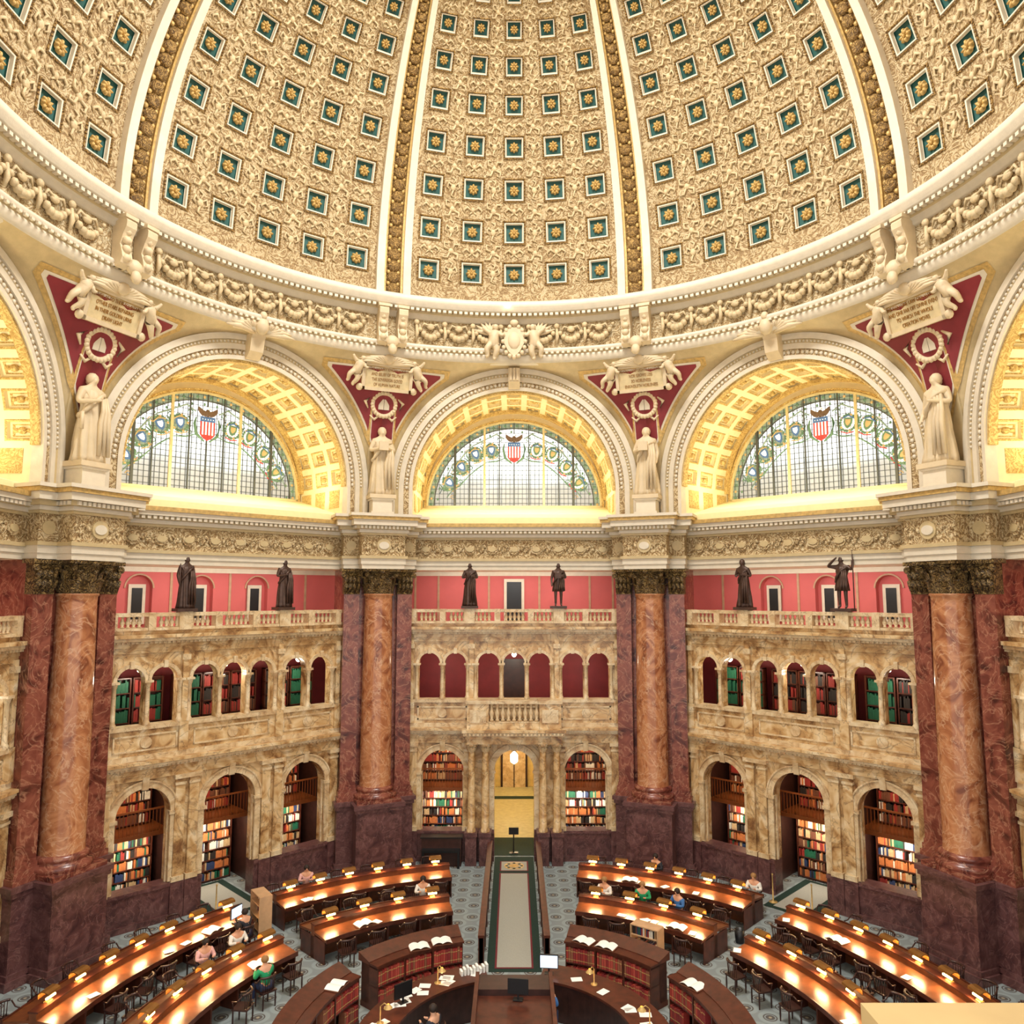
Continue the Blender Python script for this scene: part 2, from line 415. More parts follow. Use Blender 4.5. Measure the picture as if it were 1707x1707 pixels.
def cofferset(w,hh):
    b=MB()
    def ring(a0,z0,a1,z1,mi):
        vs=[(sx*w*a0,sy*hh*a0,z0) for sx,sy in ((-1,-1),(1,-1),(1,1),(-1,1))]+[(sx*w*a1,sy*hh*a1,z1) for sx,sy in ((-1,-1),(1,-1),(1,1),(-1,1))]
        b.add(vs,[(i,(i+1)%4,(i+1)%4+4,i+4) for i in range(4)],mi)
    ring(1.12,-.03,1.12,.05,1);ring(1.12,.05,1.04,.07,1);ring(1.04,.07,.95,.0,1);ring(.95,.0,.92,.04,0);ring(.92,.04,.82,.03,0);ring(.82,.03,.80,-.08,0);ring(.80,-.08,.76,-.08,0);ring(.76,-.08,.75,-.14,2)
    vs=[(sx*w*.75,sy*hh*.75,-.14) for sx,sy in ((-1,-1),(1,-1),(1,1),(-1,1))]; b.add(vs,[(0,1,2,3)],2)
    n=7
    for i in range(n):
        t=-1+2*(i+.5)/n
        for q in ((t*w,-hh*1.05),(t*w,hh*1.05),(-w*1.05,t*hh),(w*1.05,t*hh)): b.ball((q[0],q[1],.06),.035,.035,.03,6,1)
    r=MB()
    W=w*.47; vs=[(0,0,.0)]; N=32
    for rr_,zz in ((.25,.02),(.55,.06),(.85,.03),(1.0,-.04)):
        for i in range(N):
            a=2*pi*i/N; m=1+.12*cos(8*a)*rr_
            vs.append((W*rr_*m*cos(a),hh/w*W*rr_*m*sin(a),zz+.045*cos(8*a)*rr_))
    fs=[(0,1+i,1+(i+1)%N) for i in range(N)]
    for q in range(3):
        for i in range(N): fs.append((1+q*N+i,1+(q+1)*N+i,1+(q+1)*N+(i+1)%N,1+q*N+(i+1)%N))
    r.add(vs,fs,0,T3((0,0,-.07)),True); r.ball((0,0,-.02),W*.28,None,.06,8)
    return b.mesh('coffer',[CREAM,RIBG,TEAL]),r.mesh('rosette',[GOLDD])
for j,e in enumerate(ELEV):
    w=RD*cos(rad(e))*rad(HA); hh=RD*rad(HA)*cos(rad(e))
    me,rm=cofferset(w,hh)
    for k in (-2,-1,0,1,2):
        for c in AZC:
            az=k*45+c; p=sph(az,e)
            if not inview(p,130): continue
            o=obj('ceiling_coffer',me,tanM(p,az),label='square cream-framed dome coffer with teal panel and gilt rosette',category='ceiling coffer',group='coffers of the dome')
            obj('rosette',rm,None,o)
# ring cornices
mb=MB()
mb.lathe([(14.05,24.42),(13.62,24.52),(13.50,24.45),(13.48,24.20),(13.58,24.12),(13.58,24.02),(13.66,23.98)],160,0)
mb.lathe([(13.66,23.98),(13.82,23.92),(13.86,23.8)],160,1)
mb.lathe([(13.86,23.8),(13.98,23.75),(14.0,23.62),(14.12,23.6)],160,0)
mb.lathe([(14.12,23.6),(14.14,22.5)],160,2)
mb.lathe([(14.14,22.5),(13.98,22.46),(13.94,22.36),(14.0,22.28)],160,0)
mb.lathe([(14.0,22.28),(14.1,22.2)],160,1)
mb.lathe([(14.1,22.2),(14.05,22.1),(14.12,22.0),(14.16,21.85),(14.4,21.8)],160,0)
for i in range(360):
    a=2*pi*i/360
    if cos(a)<-.3: continue
    M=RZ(-a); mb.box(-.07,.07,13.62,13.8,23.86,23.97,0,M)
    mb.box(-.06,.06,13.93,14.02,22.2,22.28,0,M)
struct(tname(),mb,[CREAM,CREAMD,FRZ],label='circular white and gilt cornice below the dome')
mb=MB()
for k in range(-3,3):
    for q in range(7):
        a0=k*45+22.5+4.6+q*5.15; a1=a0+5.15
        pm=(14.0*sin(rad(a0)),14.0*cos(rad(a0)),23.1)
        if not inview(pm,200): continue
        for t in range(9):
            u=t/8; az=rad(a0+(a1-a0)*u); z=23.38-.58*(1-(2*u-1)**2)
            s_=.08+.08*(1-(2*u-1)**2)
            mb.ball((14.0*sin(az),14.0*cos(az),z),s_,s_,s_,6,0)
        az=rad(a0); M=RZ(-az)
        mb.ball((0,13.98,23.45),.13,.1,.13,8,0,M); mb.tube([(0,14.0,23.35),(.03,13.98,22.95),(-.02,14.0,22.65)],[.06,.09,.04],6,0,M)
        az=rad((a0+a1)/2); M=RZ(-az); mb.ball((0,14.02,23.3),.2,.08,.15,8,0,M)
        for sg in (-1,1): mb.tube([(0,14.0,23.3),(sg*.3,14.0,23.42),(sg*.42,14.02,23.2)],[.05,.06,.03],5,0,M)
struct(tname(),mb,[RELIEF],label='continuous plaster garland swags on the drum frieze')
# ---------------- pendentives and arches
A0=15.0; ZS=16.2; RI=4.6; RO=5.6; HS=6.2132; ZT=21.84
def Sp(x,s):
    u=x/HS; phi=rad(22.5*u)
    T=Vector((14.2*sin(phi),14.2*cos(phi),ZT))
    ax=abs(x)
    zb=ZS+math.sqrt(RO*RO-x*x) if ax<RO else 14.9
    B=Vector((x,A0,zb))
    Z=zb+(ZT-zb)*s
    e=max(0,(Z-14.9)/(ZT-14.9))**2.2; e0=max(0,(zb-14.9)/(ZT-14.9))**2.2
    f=(e-e0)/(1-e0) if e0<.999 else s
    P=B.lerp(T,f); P.z=Z
    return P
def pend_mb():
    b=MB()
    xs=[-HS+(HS-RO)*i/3 for i in range(4)]; xs[-1]-=1e-4
    n=30; mid=[-RO+1e-4+0]+[-RO*cos(pi*i/n) for i in range(1,n)]+[RO-1e-4]
    xs=xs+mid+[-x for x in xs[::-1]]
    NS=12; vs=[];
    for x in xs:
        for j in range(NS+1): vs.append(Sp(x,j/NS))
    fs=[(i*(NS+1)+j,(i+1)*(NS+1)+j,(i+1)*(NS+1)+j+1,i*(NS+1)+j+1) for i in range(len(xs)-1) for j in range(NS)]
    b.add(vs,fs,0,None,True)
    for sg in (-1,1):
        for (off,ztop,mi,lift,x0) in ((.30,21.5,1,.03,3.1),(.44,21.36,3,.045,3.35),(.52,21.28,2,.06,3.55)):
            N=16; M_=10; vs=[]
            for i in range(N+1):
                x=x0+(HS-x0)*i/N; r=RO+off
                zl=ZS+math.sqrt(max(0,r*r-x*x)) if x<r-.35 else None
                if zl is None:
                    xr=r-.35; zl=ZS+math.sqrt(r*r-xr*xr)-(x-xr)*1.5
                zl=min(zl,ztop-.02)
                for j in range(M_+1):
                    Z=zl+(ztop-zl)*j/M_
                    zb=ZS+math.sqrt(RO*RO-x*x) if x<RO else 14.9
                    P=Sp(sg*min(x,HS),(Z-zb)/(ZT-zb)); q=Vector((P.x,P.y,0)).normalized(); vs.append(P-q*lift)
            fs=[(i*(M_+1)+j,(i+1)*(M_+1)+j,(i+1)*(M_+1)+j+1,i*(M_+1)+j+1) for i in range(N) for j in range(M_)]
            b.add(vs,fs,mi,None,True)
    b.archring(0,ZS,5.38,5.62,A0-.16,A0+.3,3,48,1.3)
    b.archring(0,ZS,5.22,5.38,A0-.07,A0+.3,0,48,1.3)
    b.archring(0,ZS,5.0,5.22,A0-.10,A0+.3,3,48,1.3)
    b.archring(0,ZS,4.76,5.0,A0-.03,A0+.3,5,48,1.3)
    b.archring(0,ZS,4.6,4.76,A0-.08,A0+.3,3,48,1.3)
    for i in range(110):
        a=pi*(i+.5)/110; b.ball((-5.3*cos(a),A0-.08,ZS+5.3*sin(a)),.055,.05,.055,6,3)
    for i in range(80):
        a=pi*(i+.5)/80; b.ball((-4.88*cos(a),A0-.04,ZS+4.88*sin(a)),.08,.05,.08,6,3)
    return b
PEND=pend_mb().mesh('pendentive',[CREAMD,GOLD,RED,CREAM,VAULT,GOLDORN])
def vault_mb():
    b=MB(); NA=15; NY=3
    y0,y1=A0,19.0
    def P(t,y,dr=0):
        r=RI+dr; return (-r*cos(t),y,ZS+r*sin(t))
    for i in range(NA):
        t0=pi*i/NA; t1=pi*(i+1)/NA; g=(t1-t0)*.14
        for j in range(NY):
            c0=y0+(y1-y0)*j/NY; c1=y0+(y1-y0)*(j+1)/NY; q=(c1-c0)*.12
            o=[P(t0,c0),P(t1,c0),P(t1,c1),P(t0,c1)]
            def rc(g_,q_,dr): return [P(t0+g_,c0+q_,dr),P(t1-g_,c0+q_,dr),P(t1-g_,c1-q_,dr),P(t0+g_,c1-q_,dr)]
            def band(a_,b_,mi): b.add(a_+b_,[(k,(k+1)%4,(k+1)%4+4,k+4) for k in range(4)],mi)
            m=rc(g,q,0); m1=rc(g*1.25,q*1.2,-.03); d=rc(g*1.6,q*1.5,.0); d2=rc(g*1.6,q*1.5,.14); e=rc(g*2.1,q*2.1,.12); e2=rc(g*2.4,q*2.5,.16)
            band(o,m,0); band(m,m1,1); band(m1,d,1); band(d,d2,0); band(d2,e,0); band(e,e2,1)
            b.add(e2,[(0,1,2,3)],0)
            tm=(t0+t1)/2; cm=(c0+c1)/2
            b.ball(P(tm,cm,.1),.12,.15,.12,8,1)
            for sg in (-1,1): b.ball(P(tm,cm+sg*.22,.12),.08,.1,.08,6,1)
    for sg in (-1,1):
        b.box(min(sg*RI,sg*(RI+.2)),max(sg*RI,sg*(RI+.2)),y0+.3,y1,14.5,ZS,0)
        x=sg*(RI-.02)
        for j in range(3):
            c0=y0+.55+j*1.2; b.box(min(x,sg*RI),max(x,sg*RI),c0,c0+.8,15.3,16.1,1)
    b.archring(0,ZS,RI-.1,RI+.02,y0+.02,y0+.3,1,40); b.archring(0,ZS,RI-.12,RI+.02,y1-.35,y1,1,40)
    n=36; WC=15.85; WR=4.4; vs=[]
    for i in range(n+1):
        t=pi*i/n
        vs+= [(-WR*cos(t),19.0,WC+WR*sin(t)),(-(RI+.3)*cos(t),19.0,(ZS if 0<i<n else WC)+(RI+.3)*sin(t))]
    b.add(vs,[(2*i,2*i+2,2*i+3,2*i+1) for i in range(n)],0)
    b.archring(0,WC,WR-.02,WR+.14,18.86,19.05,1,40)
    b.extr([(15.5,14.6),(15.5,14.98),(18.9,15.86),(19.1,15.86),(19.1,14.6)],-4.95,4.95,2)
    return b
VAULTM=vault_mb().mesh('vault',[VAULT,VAULTG,SILL])
def tr(n,c,e=.5): return simple(n,c,.5,var=.2,sc=6,em=e,emc=c)  # slight emission put into the glass colours so they look backlit
GW=[tr('glass_green',L(96,126,96),.4),tr('glass_amber',L(188,158,104),.45),tr('glass_red',L(186,66,60),.45),tr('glass_blue',L(74,106,150),.45),tr('glass_white',L(230,232,224),.8),tr('glass_brown',L(104,80,58),.3),tr('glass_grey_green',L(128,144,128),.45)]
def window_parts():
    WR=4.4
    g=MB(); n=40; vs=[(0,0,0)]+[(-WR*cos(pi*i/n),0,WR*sin(pi*i/n)) for i in range(n+1)]
    g.add(vs,[(0,i+1,i+2) for i in range(n)],0)
    l=MB()
    x=-4.2
    while x<4.21:
        h=math.sqrt(max(0,WR*WR-x*x)); l.box(x-.009,x+.009,-.05,-.01,0,h,0); x+=.21
    z=.21
    while z<WR:
        h=math.sqrt(WR*WR-z*z); l.box(-h,h,-.05,-.01,z-.008,z+.008,0); z+=.24
    for x in (-3.0,-1.5,1.5,3.0):
        h=math.sqrt(WR*WR-x*x); l.box(x-.055,x+.055,-.12,-.01,0,h,1 if abs(x)<2 else 0)
    for x in (-2.25,-.75,0.0,.75,2.25):
        h=math.sqrt(WR*WR-x*x); l.box(x-.025,x+.025,-.09,-.01,0,h,0)
    l.archring(0,0,WR-.07,WR+.02,-.14,0,1,40); l.archring(0,0,WR-.34,WR-.07,-.03,-.012,4,40); l.archring(0,0,WR-.38,WR-.34,-.06,-.01,0,40); l.box(-WR,WR,-.14,0,-.05,.08,1)
    for i in range(44):
        a=pi*(i+.5)/44; l.ball((-(WR-.2)*cos(a),-.04,(WR-.2)*sin(a)),.07,.02,.07,6,2+i%2)
        if i%2: 
            r=WR-.52; l.ball((-(r)*cos(a),-.04,r*sin(a)),.05,.02,.07,6,2)
    for sg in (-1,1):
        pr=[(.5,3.5),(.9,3.75),(1.3,3.55),(1.7,3.35),(2.1,3.15),(2.5,2.75),(2.8,2.35),(3.1,2.2),(3.35,1.7),(3.5,1.2),(3.75,.7)]
        l.tube([(sg*x,-.05,z) for x,z in pr],[.03,.045,.03,.045,.03,.045,.03,.045,.03,.035,.02],5,4)
        pr=[(.5,2.5),(.9,2.35),(1.4,2.3),(1.9,1.95),(2.3,1.6),(2.75,1.1),(3.1,.9),(3.4,.5)]
        l.tube([(sg*x,-.05,z) for x,z in pr],[.02,.035,.02,.035,.02,.035,.02,.02],5,2)
        for (cx,cz) in ((.72,3.45),(.75,2.55),(1.55,3.2),(1.6,2.5),(2.35,2.85),(2.2,2.0),(3.05,1.75),(2.7,1.3),(3.55,.9),(3.1,.5)):
            l.tube([(sg*(cx+.13*cos(t*.9)*(1-t*.1)),-.045,cz+.13*sin(t*.9)*(1-t*.1)) for t in range(8)],.022,5,2+int(cx*3)%2)
    return g.mesh('glass',[GLASS]),l.mesh('leading',[LEAD,MULL,GW[0],GW[1],GW[6]])
gm,lm=window_parts()
def seal_mesh(k):
    s=MB(); N=20
    s.poly([(.34*cos(2*pi*i/N),.38*sin(2*pi*i/N)) for i in range(N)],-.055,-.03,(6,4,6)[k%3])
    for i in range(N):
        a=2*pi*i/N; s.ball((.36*cos(a),-.06,.4*sin(a)),.065,.02,.065,6,0 if i%4 else 1)
    sh=[(-.2,.24),(.2,.24),(.2,0),(.12,-.18),(0,-.28),(-.12,-.18),(-.2,0)]
    s.poly(sh,-.085,-.05,(3,0,5)[k%3]); s.poly([(x*.6,z*.6+.02) for x,z in sh],-.1,-.08,(4,1,1)[k%3])
    s.tube([(-.3,-.09,.2),(0,-.09,.34),(.3,-.09,.2)],.03,5,(1,3,2)[k%3])
    for sg in (-1,1): s.tube([(sg*.3,-.05,-.3),(sg*.45,-.05,-.15),(sg*.5,-.05,.1),(sg*.42,-.05,.35)],[.03,.05,.04,.02],6,0)
    s.tube([(-.3,-.05,-.42),(0,-.05,-.5),(.3,-.05,-.42)],.03,6,(1,2,3)[k%3])
    return s.mesh('seal',GW)
SEALS=[seal_mesh(k) for k in range(3)]
def eagle_mesh():
    s=MB(); x=.28
    for i in range(9):
        a=-x+2*x*i/9; s.box(a,a+2*x/9,-.11,-.08,-.5,.0,2 if i%2==0 else 4)
    s.poly([(-x,-.5),(x,-.5),(.15,-.64),(0,-.72),(-.15,-.64)],-.11,-.08,2)
    s.box(-x,x,-.115,-.08,0,.18,3)
    for i in range(5): s.ball((-.2+.1*i,-.12,.09),.022,.01,.022,6,4)
    s.ball((0,-.08,.34),.1,.04,.16,8,5); s.ball((0,-.08,.52),.06,.03,.07,8,4); s.poly([(.05,.54),(.13,.51),(.05,.49)],-.1,-.07,1)
    for sg in (-1,1):
        s.poly([(sg*.06,.4),(sg*.18,.44),(sg*.36,.56),(sg*.38,.44),(sg*.32,.32),(sg*.24,.24),(sg*.08,.2)],-.1,-.07,5)
        s.tube([(sg*.1,-.06,-.75),(sg*.4,-.06,-.5),(sg*.48,-.06,-.1),(sg*.42,-.06,.15)],[.03,.06,.05,.02],6,0)
    s.poly([(-.1,.2),(.1,.2),(.14,.14),(-.14,.14)],-.1,-.07,5)
    return s.mesh('eagle',GW)
EAGLE=eagle_mesh()
sides={0:'front',-45:'left',45:'right',-90:'far_left',90:'far_right'}
wn=0
for a in (0,-45,45,-90,90):
    M=bayM(a)
    obj(tname(),PEND,M,label='arch moulding and red pendentives in gilt frames',kind='structure',category='trim')
    obj(tname(),VAULTM,M,label='coffered yellow barrel vault over a lunette window',kind='structure',category='trim')
    wn+=1
    o=obj('window_%d'%wn,gm,M@T3((0,18.98,15.85)),label='semicircular stained glass window with seals and eagle',kind='structure',category='window')
    obj('muntin',lm,None,o)
    if abs(a)<60:
        obj('eagle_emblem',EAGLE,T3((0,0,3.1))@Matrix.Scale(1.15,4),o)
        for i,(x,z,an) in enumerate(((-1.15,2.9,-8),(1.15,2.9,8),(-1.95,2.7,-22),(1.95,2.7,22),(-2.65,2.05,-35),(2.65,2.05,35),(-3.25,1.25,-50),(3.25,1.25,50))):
            obj('state_seal',SEALS[(i//2+i)%3],T3((x,0,z))@Matrix.Rotation(rad(an),4,'Y')@Matrix.Scale(.9,4),o)
def keystone():
    b=MB(); 
    b.extr([(A0-.2,20.85),(A0-.5,21.1),(A0-.6,21.6),(14.0,22.1),(14.6,22.2),(A0+.2,21.4),(A0+.2,20.85)],-.28,.28,0)
    for sg in (-1,1):
        for k in range(7):
            a=rad(4+k*12); ln=1.3-.1*k
            b.tube([(sg*.15,14.35,21.8),(sg*(.15+ln*.6*cos(a)),14.1,21.8+ln*.5*sin(a)),(sg*(.15+ln*cos(a)),14.1,21.75+ln*sin(a)*.65)],[.09,.12,.03],6,0)
    b.ball((0,14.1,22.05),.28,.25,.36,10,0); b.ball((0,14.0,22.45),.16,.12,.18,8,0)
    return b.mesh('keystone',[PLAST])
KEY=keystone()
for a in (-45,45): obj('keystone_crest',KEY,bayM(a),label='cream plaster palm crest over an arch keystone',category='ornament',group='arch crests')
b=MB(); b.extr([(A0-.2,20.85),(A0-.5,21.1),(A0-.55,21.7),(A0-.2,21.9),(A0+.2,21.5),(A0+.2,20.85)],-.26,.26,0)
for k in range(3): b.box(-.2+.15*k,-.1+.15*k,A0-.6,A0-.4,21.15,21.7,0)
sh=[(-.42,23.2),(0,23.4),(.42,23.2),(.48,22.7),(.25,22.25),(0,22.0),(-.25,22.25),(-.48,22.7)]
b.poly(sh,13.72,13.9,0); b.ball((0,13.74,22.75),.3,.1,.42,10,0)
for i in range(16):
    a=2*pi*i/16; b.ball((.5*cos(a),13.75,22.72+.72*sin(a)),.11,.08,.11,6,0)
b.ball((0,13.7,23.55),.2,.12,.16,8,0)
grp=obj('shield_ornament',b.mesh('shield',[PLAST]),label='cream plaster shield flanked by two kneeling winged figures',category='ornament')
def cherub_mesh(sg):
    pts=[(0,0,.0),(sg*-.03,-.03,.24),(sg*-.05,-.04,.42),(sg*-.06,-.05,.5),(sg*-.08,-.06,.63),(sg*-.08,-.04,.73),
     (sg*.14,-.02,.42),(sg*.28,-.06,.5),(sg*.4,-.1,.62),(sg*-.2,-.05,.4),(sg*-.33,-.1,.28),(sg*-.42,-.12,.36),
     (sg*.1,-.05,-.05),(sg*.27,-.16,-.2),(sg*.2,-.04,-.48),(sg*.28,-.1,-.54),(sg*-.08,-.05,-.06),(sg*-.14,-.18,-.3),(sg*-.02,-.05,-.58),(sg*-.06,-.14,-.63)]
    rr=[.17,.17,.16,.08,.14,.11,.1,.075,.055,.1,.075,.055,.15,.12,.085,.06,.15,.12,.085,.06]
    ed=[(0,1),(1,2),(2,3),(3,4),(4,5),(2,6),(6,7),(7,8),(2,9),(9,10),(10,11),(0,12),(12,13),(13,14),(14,15),(0,16),(16,17),(17,18),(18,19)]
    return skinmesh('cherub',pts,ed,rr,PLAST,1)
CH={s:cherub_mesh(s) for s in (-1,1)}
def wing(sg):
    b=MB()
    for k in range(6):
        a=rad(20+k*16); l=.75-.06*k
        b.tube([(0,0,0),(sg*l*.5*cos(a),.03,l*.55*sin(a)),(sg*l*cos(a),.05,l*sin(a))],[.04,.085,.02],6,0)
    return b.mesh('wing',[PLAST])
WG={s:wing(s) for s in (-1,1)}
for sg in (-1,1):
    c=obj('winged_figure',CH[sg],T3((sg*.92,13.75,22.6))@Matrix.Scale(1.2,4),grp); obj('wing',WG[sg],T3((sg*.1,.08,.35)),c)
cb=MB()
for sx in (-.42,.42):
    cb.extr([(-.02,22.2),(-.28,22.3),(-.36,22.5),(-.3,22.75),(-.22,22.95),(-.36,23.3),(-.48,23.5),(-.5,23.7),(-.4,23.85),(.15,23.85),(.15,22.2)],sx-.2,sx+.2,0)
    for k in range(4): cb.ball((sx,-.3,22.5+k*.3),.17,.14,.15,8,0)
    cb.box(sx-.25,sx+.25,-.5,.1,23.8,23.92,0)
cb.ball((0,-.2,22.35),.3,.22,.28,10,0); cb.ball((0,-.3,22.0),.2,.14,.24,8,0)
CONS=cb.mesh('console',[PLAST])
QUOTES={-67.5:"HITHER AS TO THEIR FOUNTAIN\nOTHER STARS REPAIRING\nIN THEIR GOLDEN URNS\nDRAW LIGHT",
 -22.5:"THE INQUIRY KNOWLEDGE\nAND BELIEF OF TRUTH IS\nTHE SOVEREIGN GOOD\nOF HUMAN NATURE",
 22.5:"AS ONE LAMP LIGHTS ANOTHER\nNOR GROWS LESS\nSO NOBLENESS\nENKINDLETH NOBLENESS",
 67.5:"ONE GOD ONE LAW ONE ELEMENT\nAND ONE FAR OFF DIVINE EVENT\nTO WHICH THE WHOLE\nCREATION MOVES"}
tb=MB(); tb.box(-1.0,1.0,-.06,.1,-.48,.48,0)
for (x0,x1,z0,z1) in ((-1.12,1.12,.46,.6),(-1.12,1.12,-.6,-.46),(-1.12,-.98,-.6,.6),(.98,1.12,-.6,.6)): tb.box(x0,x1,-.14,.1,z0,z1,1)
for sg in (-1,1):
    tb.ball((sg*1.2,-.1,-.5),.16,.1,.16,8,1); tb.ball((sg*1.2,-.1,.5),.16,.1,.16,8,1)
TAB=tb.mesh('tablet',[simple('tablet_tan',L(208,188,144),.5),PLAST])
INSC=simple('inscription_gilt',L(158,112,50),.4,.2)
wb=MB()
pts=[(.5*cos(2*pi*i/24),-.1,.5*sin(2*pi*i/24)) for i in range(25)]
wb.tube(pts,.09,8,0)
for i in range(24):
    a=2*pi*i/24; wb.ball((.52*cos(a),-.14,.52*sin(a)),.1,.08,.1,6,0)
wb.box(-.24,-.01,-.1,.0,-.22,.24,1); wb.box(.01,.24,-.1,.0,-.22,.24,1)
for sg in (-1,1): wb.tube([(sg*.2,-.1,-.5),(sg*.4,-.1,-.68),(sg*.6,-.1,-.5)],[.05,.07,.03],6,0)
for sg in (-1,1): wb.tube([(sg*.6,-.12,.3),(sg*.85,-.12,.1),(sg*.7,-.12,-.2)],[.04,.08,.03],6,0)
WRE=wb.mesh('wreath',[PLAST,CREAM])
pb=MB()
for sg in (-1,1):
    for k in range(7):
        a=rad(5+k*12); l=1.5-.12*k
        pb.tube([(0,-.1,.0),(sg*l*.5*cos(a),-.22,l*.35*sin(a)+.05),(sg*l*cos(a),-.2,l*.42*sin(a))],[.05,.09,.02],6,0)
pb.ball((0,-.2,.25),.25,.16,.22,10,0)
PALM=pb.mesh('palm',[PLAST])
for a in (-67.5,-22.5,22.5,67.5):
    M=bayM(a)
    obj('scroll_bracket',CONS,M@T3((0,13.95,0)),label='pair of cream scroll brackets under the dome ring',category='bracket',group='scroll brackets of the drum')
    c=obj('inscription_tablet',TAB,M@T3((0,14.62,20.98))@RX(rad(16)),label='cream inscription tablet with gilt letters, cherubs, wreath and book',category='tablet',group='pendentive tablets')
    cu=bpy.data.curves.new('inscription','FONT'); cu.body=QUOTES[a]; cu.size=.17; cu.align_x='CENTER'; cu.align_y='CENTER'; cu.extrude=.008; cu.space_line=1.15
    cu.materials.append(INSC)
    to=bpy.data.objects.new('t',cu); COL.objects.link(to); tm=meshify(to,'inscription_%d'%int(a))
    obj('inscription',tm,T3((0,-.075,0))@RX(pi/2)@Matrix.Diagonal((.74,1.15,1,1)),c)
    obj('palm_spray',PALM,T3((0,0,.55)),c); obj('wreath',WRE,T3((0,.3,-1.2)),c)
    for sg in (-1,1):
        h=obj('cherub',CH[sg],T3((sg*1.38,-.12,.15))@Matrix.Rotation(sg*-.3,4,'Y'),c); obj('wing',WG[sg],T3((sg*.08,.05,.35)),h)
# ---------------- piers
def capital_mb(r,h,mi=0):
    b=MB(); b.lathe([(r*1.02,0),(r*1.12,.03),(r*1.0,.07),(r*.98,h*.5),(r*1.15,h*.82),(r*1.3,h*.88)],24,mi)
    for row,(z0,hh,n,of) in enumerate(((.06,h*.38,10,0),(.06,h*.66,10,.5))):
        for i in range(n):
            a=2*pi*(i+of)/n; M=RZ(a)
            w=r*.3
            P=[(r*1.02,z0,w),(r*1.1,z0+hh*.5,w*1.05),(r*1.2,z0+hh*.85,w*.9),(r*1.42,z0+hh,w*.6),(r*1.48,z0+hh*.88,w*.25)]
            vs=[]
            for (x,z,ww) in P: vs+=[(x-.03,-ww,z),(x+.05,0,z),(x-.03,ww,z)]
            b.add(vs,[(3*k+q,3*k+q+1,3*k+q+4,3*k+q+3) for k in range(4) for q in (0,1)],mi,M,True)
    for i in range(4):
        a=pi/4+pi/2*i; M=RZ(a)
        b.lathe([(.001,-.07),(r*.2,-.07),(r*.24,0),(r*.2,.07),(.001,.07)],12,mi,M@T3((r*1.5,0,h*.78))@RX(pi/2))
        b.tube([(r*1.0,0,h*.45),(r*1.15,0,h*.7),(r*1.5,0,h*.92)],.05,6,mi,M)
        M2=RZ(pi/2*i); b.ball((r*1.28,0,h*.9),.1,.14,.1,8,mi,M2)
    pts=[]
    for i in range(4):
        a=pi/4+pi/2*i
        pts+= [(r*1.85*cos(a-.09),r*1.85*sin(a-.09)),(r*1.85*cos(a+.09),r*1.85*sin(a+.09)),(r*1.22*cos(a+pi/4),r*1.22*sin(a+pi/4))]
    n=len(pts); vs=[(x,y,h*.9) for x,y in pts]+[(x,y,h) for x,y in pts]
    b.add(vs,[(i,(i+1)%n,(i+1)%n+n,i+n) for i in range(n)]+[tuple(range(n)),tuple(range(n,2*n))],mi)
    return b
CR=.66
cap_big=capital_mb(CR*.88,1.08).mesh('capital',[BRGOLD])
sh=MB(); sh.lathe([(CR+.02,3.45),(CR,3.6),(CR,5.5),(CR*.97,8),(CR*.9,11.2),(CR*.92,11.42),(CR*.98,11.46),(CR*.98,11.52)],32); SHAFT=sh.mesh('shaft',[ORM])
bs=MB(); bs.lathe([(CR*1.38,3.0),(CR*1.42,3.08),(CR*1.38,3.17),(CR*1.2,3.2),(CR*1.16,3.27),(CR*1.22,3.31),(CR*1.2,3.4),(CR*1.02,3.46)],32)
bs.box(-CR*1.4,CR*1.4,-CR*1.4,CR*1.4,2.86,3.0); CBASE=bs.mesh('cbase',[REDM])
pd=MB()
for (z0,z1,e) in ((0,.25,.14),(.25,.4,.07),(.4,2.55,0),(2.55,2.7,.06),(2.7,2.86,.12)):
    pd.box(-.95-e,.95+e,-.95-e,1.8,z0,z1); pd.box(-1.62-e,1.62+e,-.12-e,2.5,z0,z1)
PED=pd.mesh('pedestal',[PURP])
cr=MB(); cr.box(-1.5,1.5,.28,2.5,2.86,12.6,0)
for sg in (-1,1):
    x=sg*1.17
    cr.box(x-.33,x+.33,.0,.3,3.4,11.55,0); 
    for (z0,z1,e) in ((2.86,3.05,.12),(3.05,3.25,.07),(3.25,3.4,.03)): cr.box(x-.33-e,x+.33+e,-e,.3,z0,z1,0)
CORE=cr.mesh('core',[REDM])
pc=MB(); x=0
pc.box(x-.34,x+.34,-.02,.4,11.5,12.5,0); pc.box(x-.48,x+.48,-.16,.4,12.46,12.6,0)
for row,z in ((0,11.6),(1,11.9)):
    for k in range(4):
        xx=x-.27+k*.18; pc.tube([(xx,-.0,z),(xx,-.09,z+.22),(xx,-.2,z+.34)],[.08,.09,.04],6,0)
for q in (-1,1): pc.ball((x+q*.36,-.1,12.32),.13,.1,.13,8,0)
PCAP=pc.mesh('pcap',[BRGOLD])
en=MB()
LV=[(12.58,12.78,.0,0),(12.78,13.02,.05,0),(13.02,13.14,.12,1),(13.14,14.02,.02,2),(14.02,14.12,.1,1),(14.12,14.26,.16,0),(14.26,14.42,.3,1),(14.42,14.66,.46,0),(14.66,14.8,.54,3),(14.8,14.92,.6,0)]
for (z0,z1,e,mi) in LV:
    en.box(-.92-e,.92+e,-.82-e,2.2,z0,z1,mi); en.box(-1.58-e*.8,1.58+e*.8,-.16-e,2.4,z0,z1,mi)
for i in range(13):
    x=-1.02+i*.17; en.box(x-.05,x+.05,-1.2,-1.0,14.28,14.4,0)
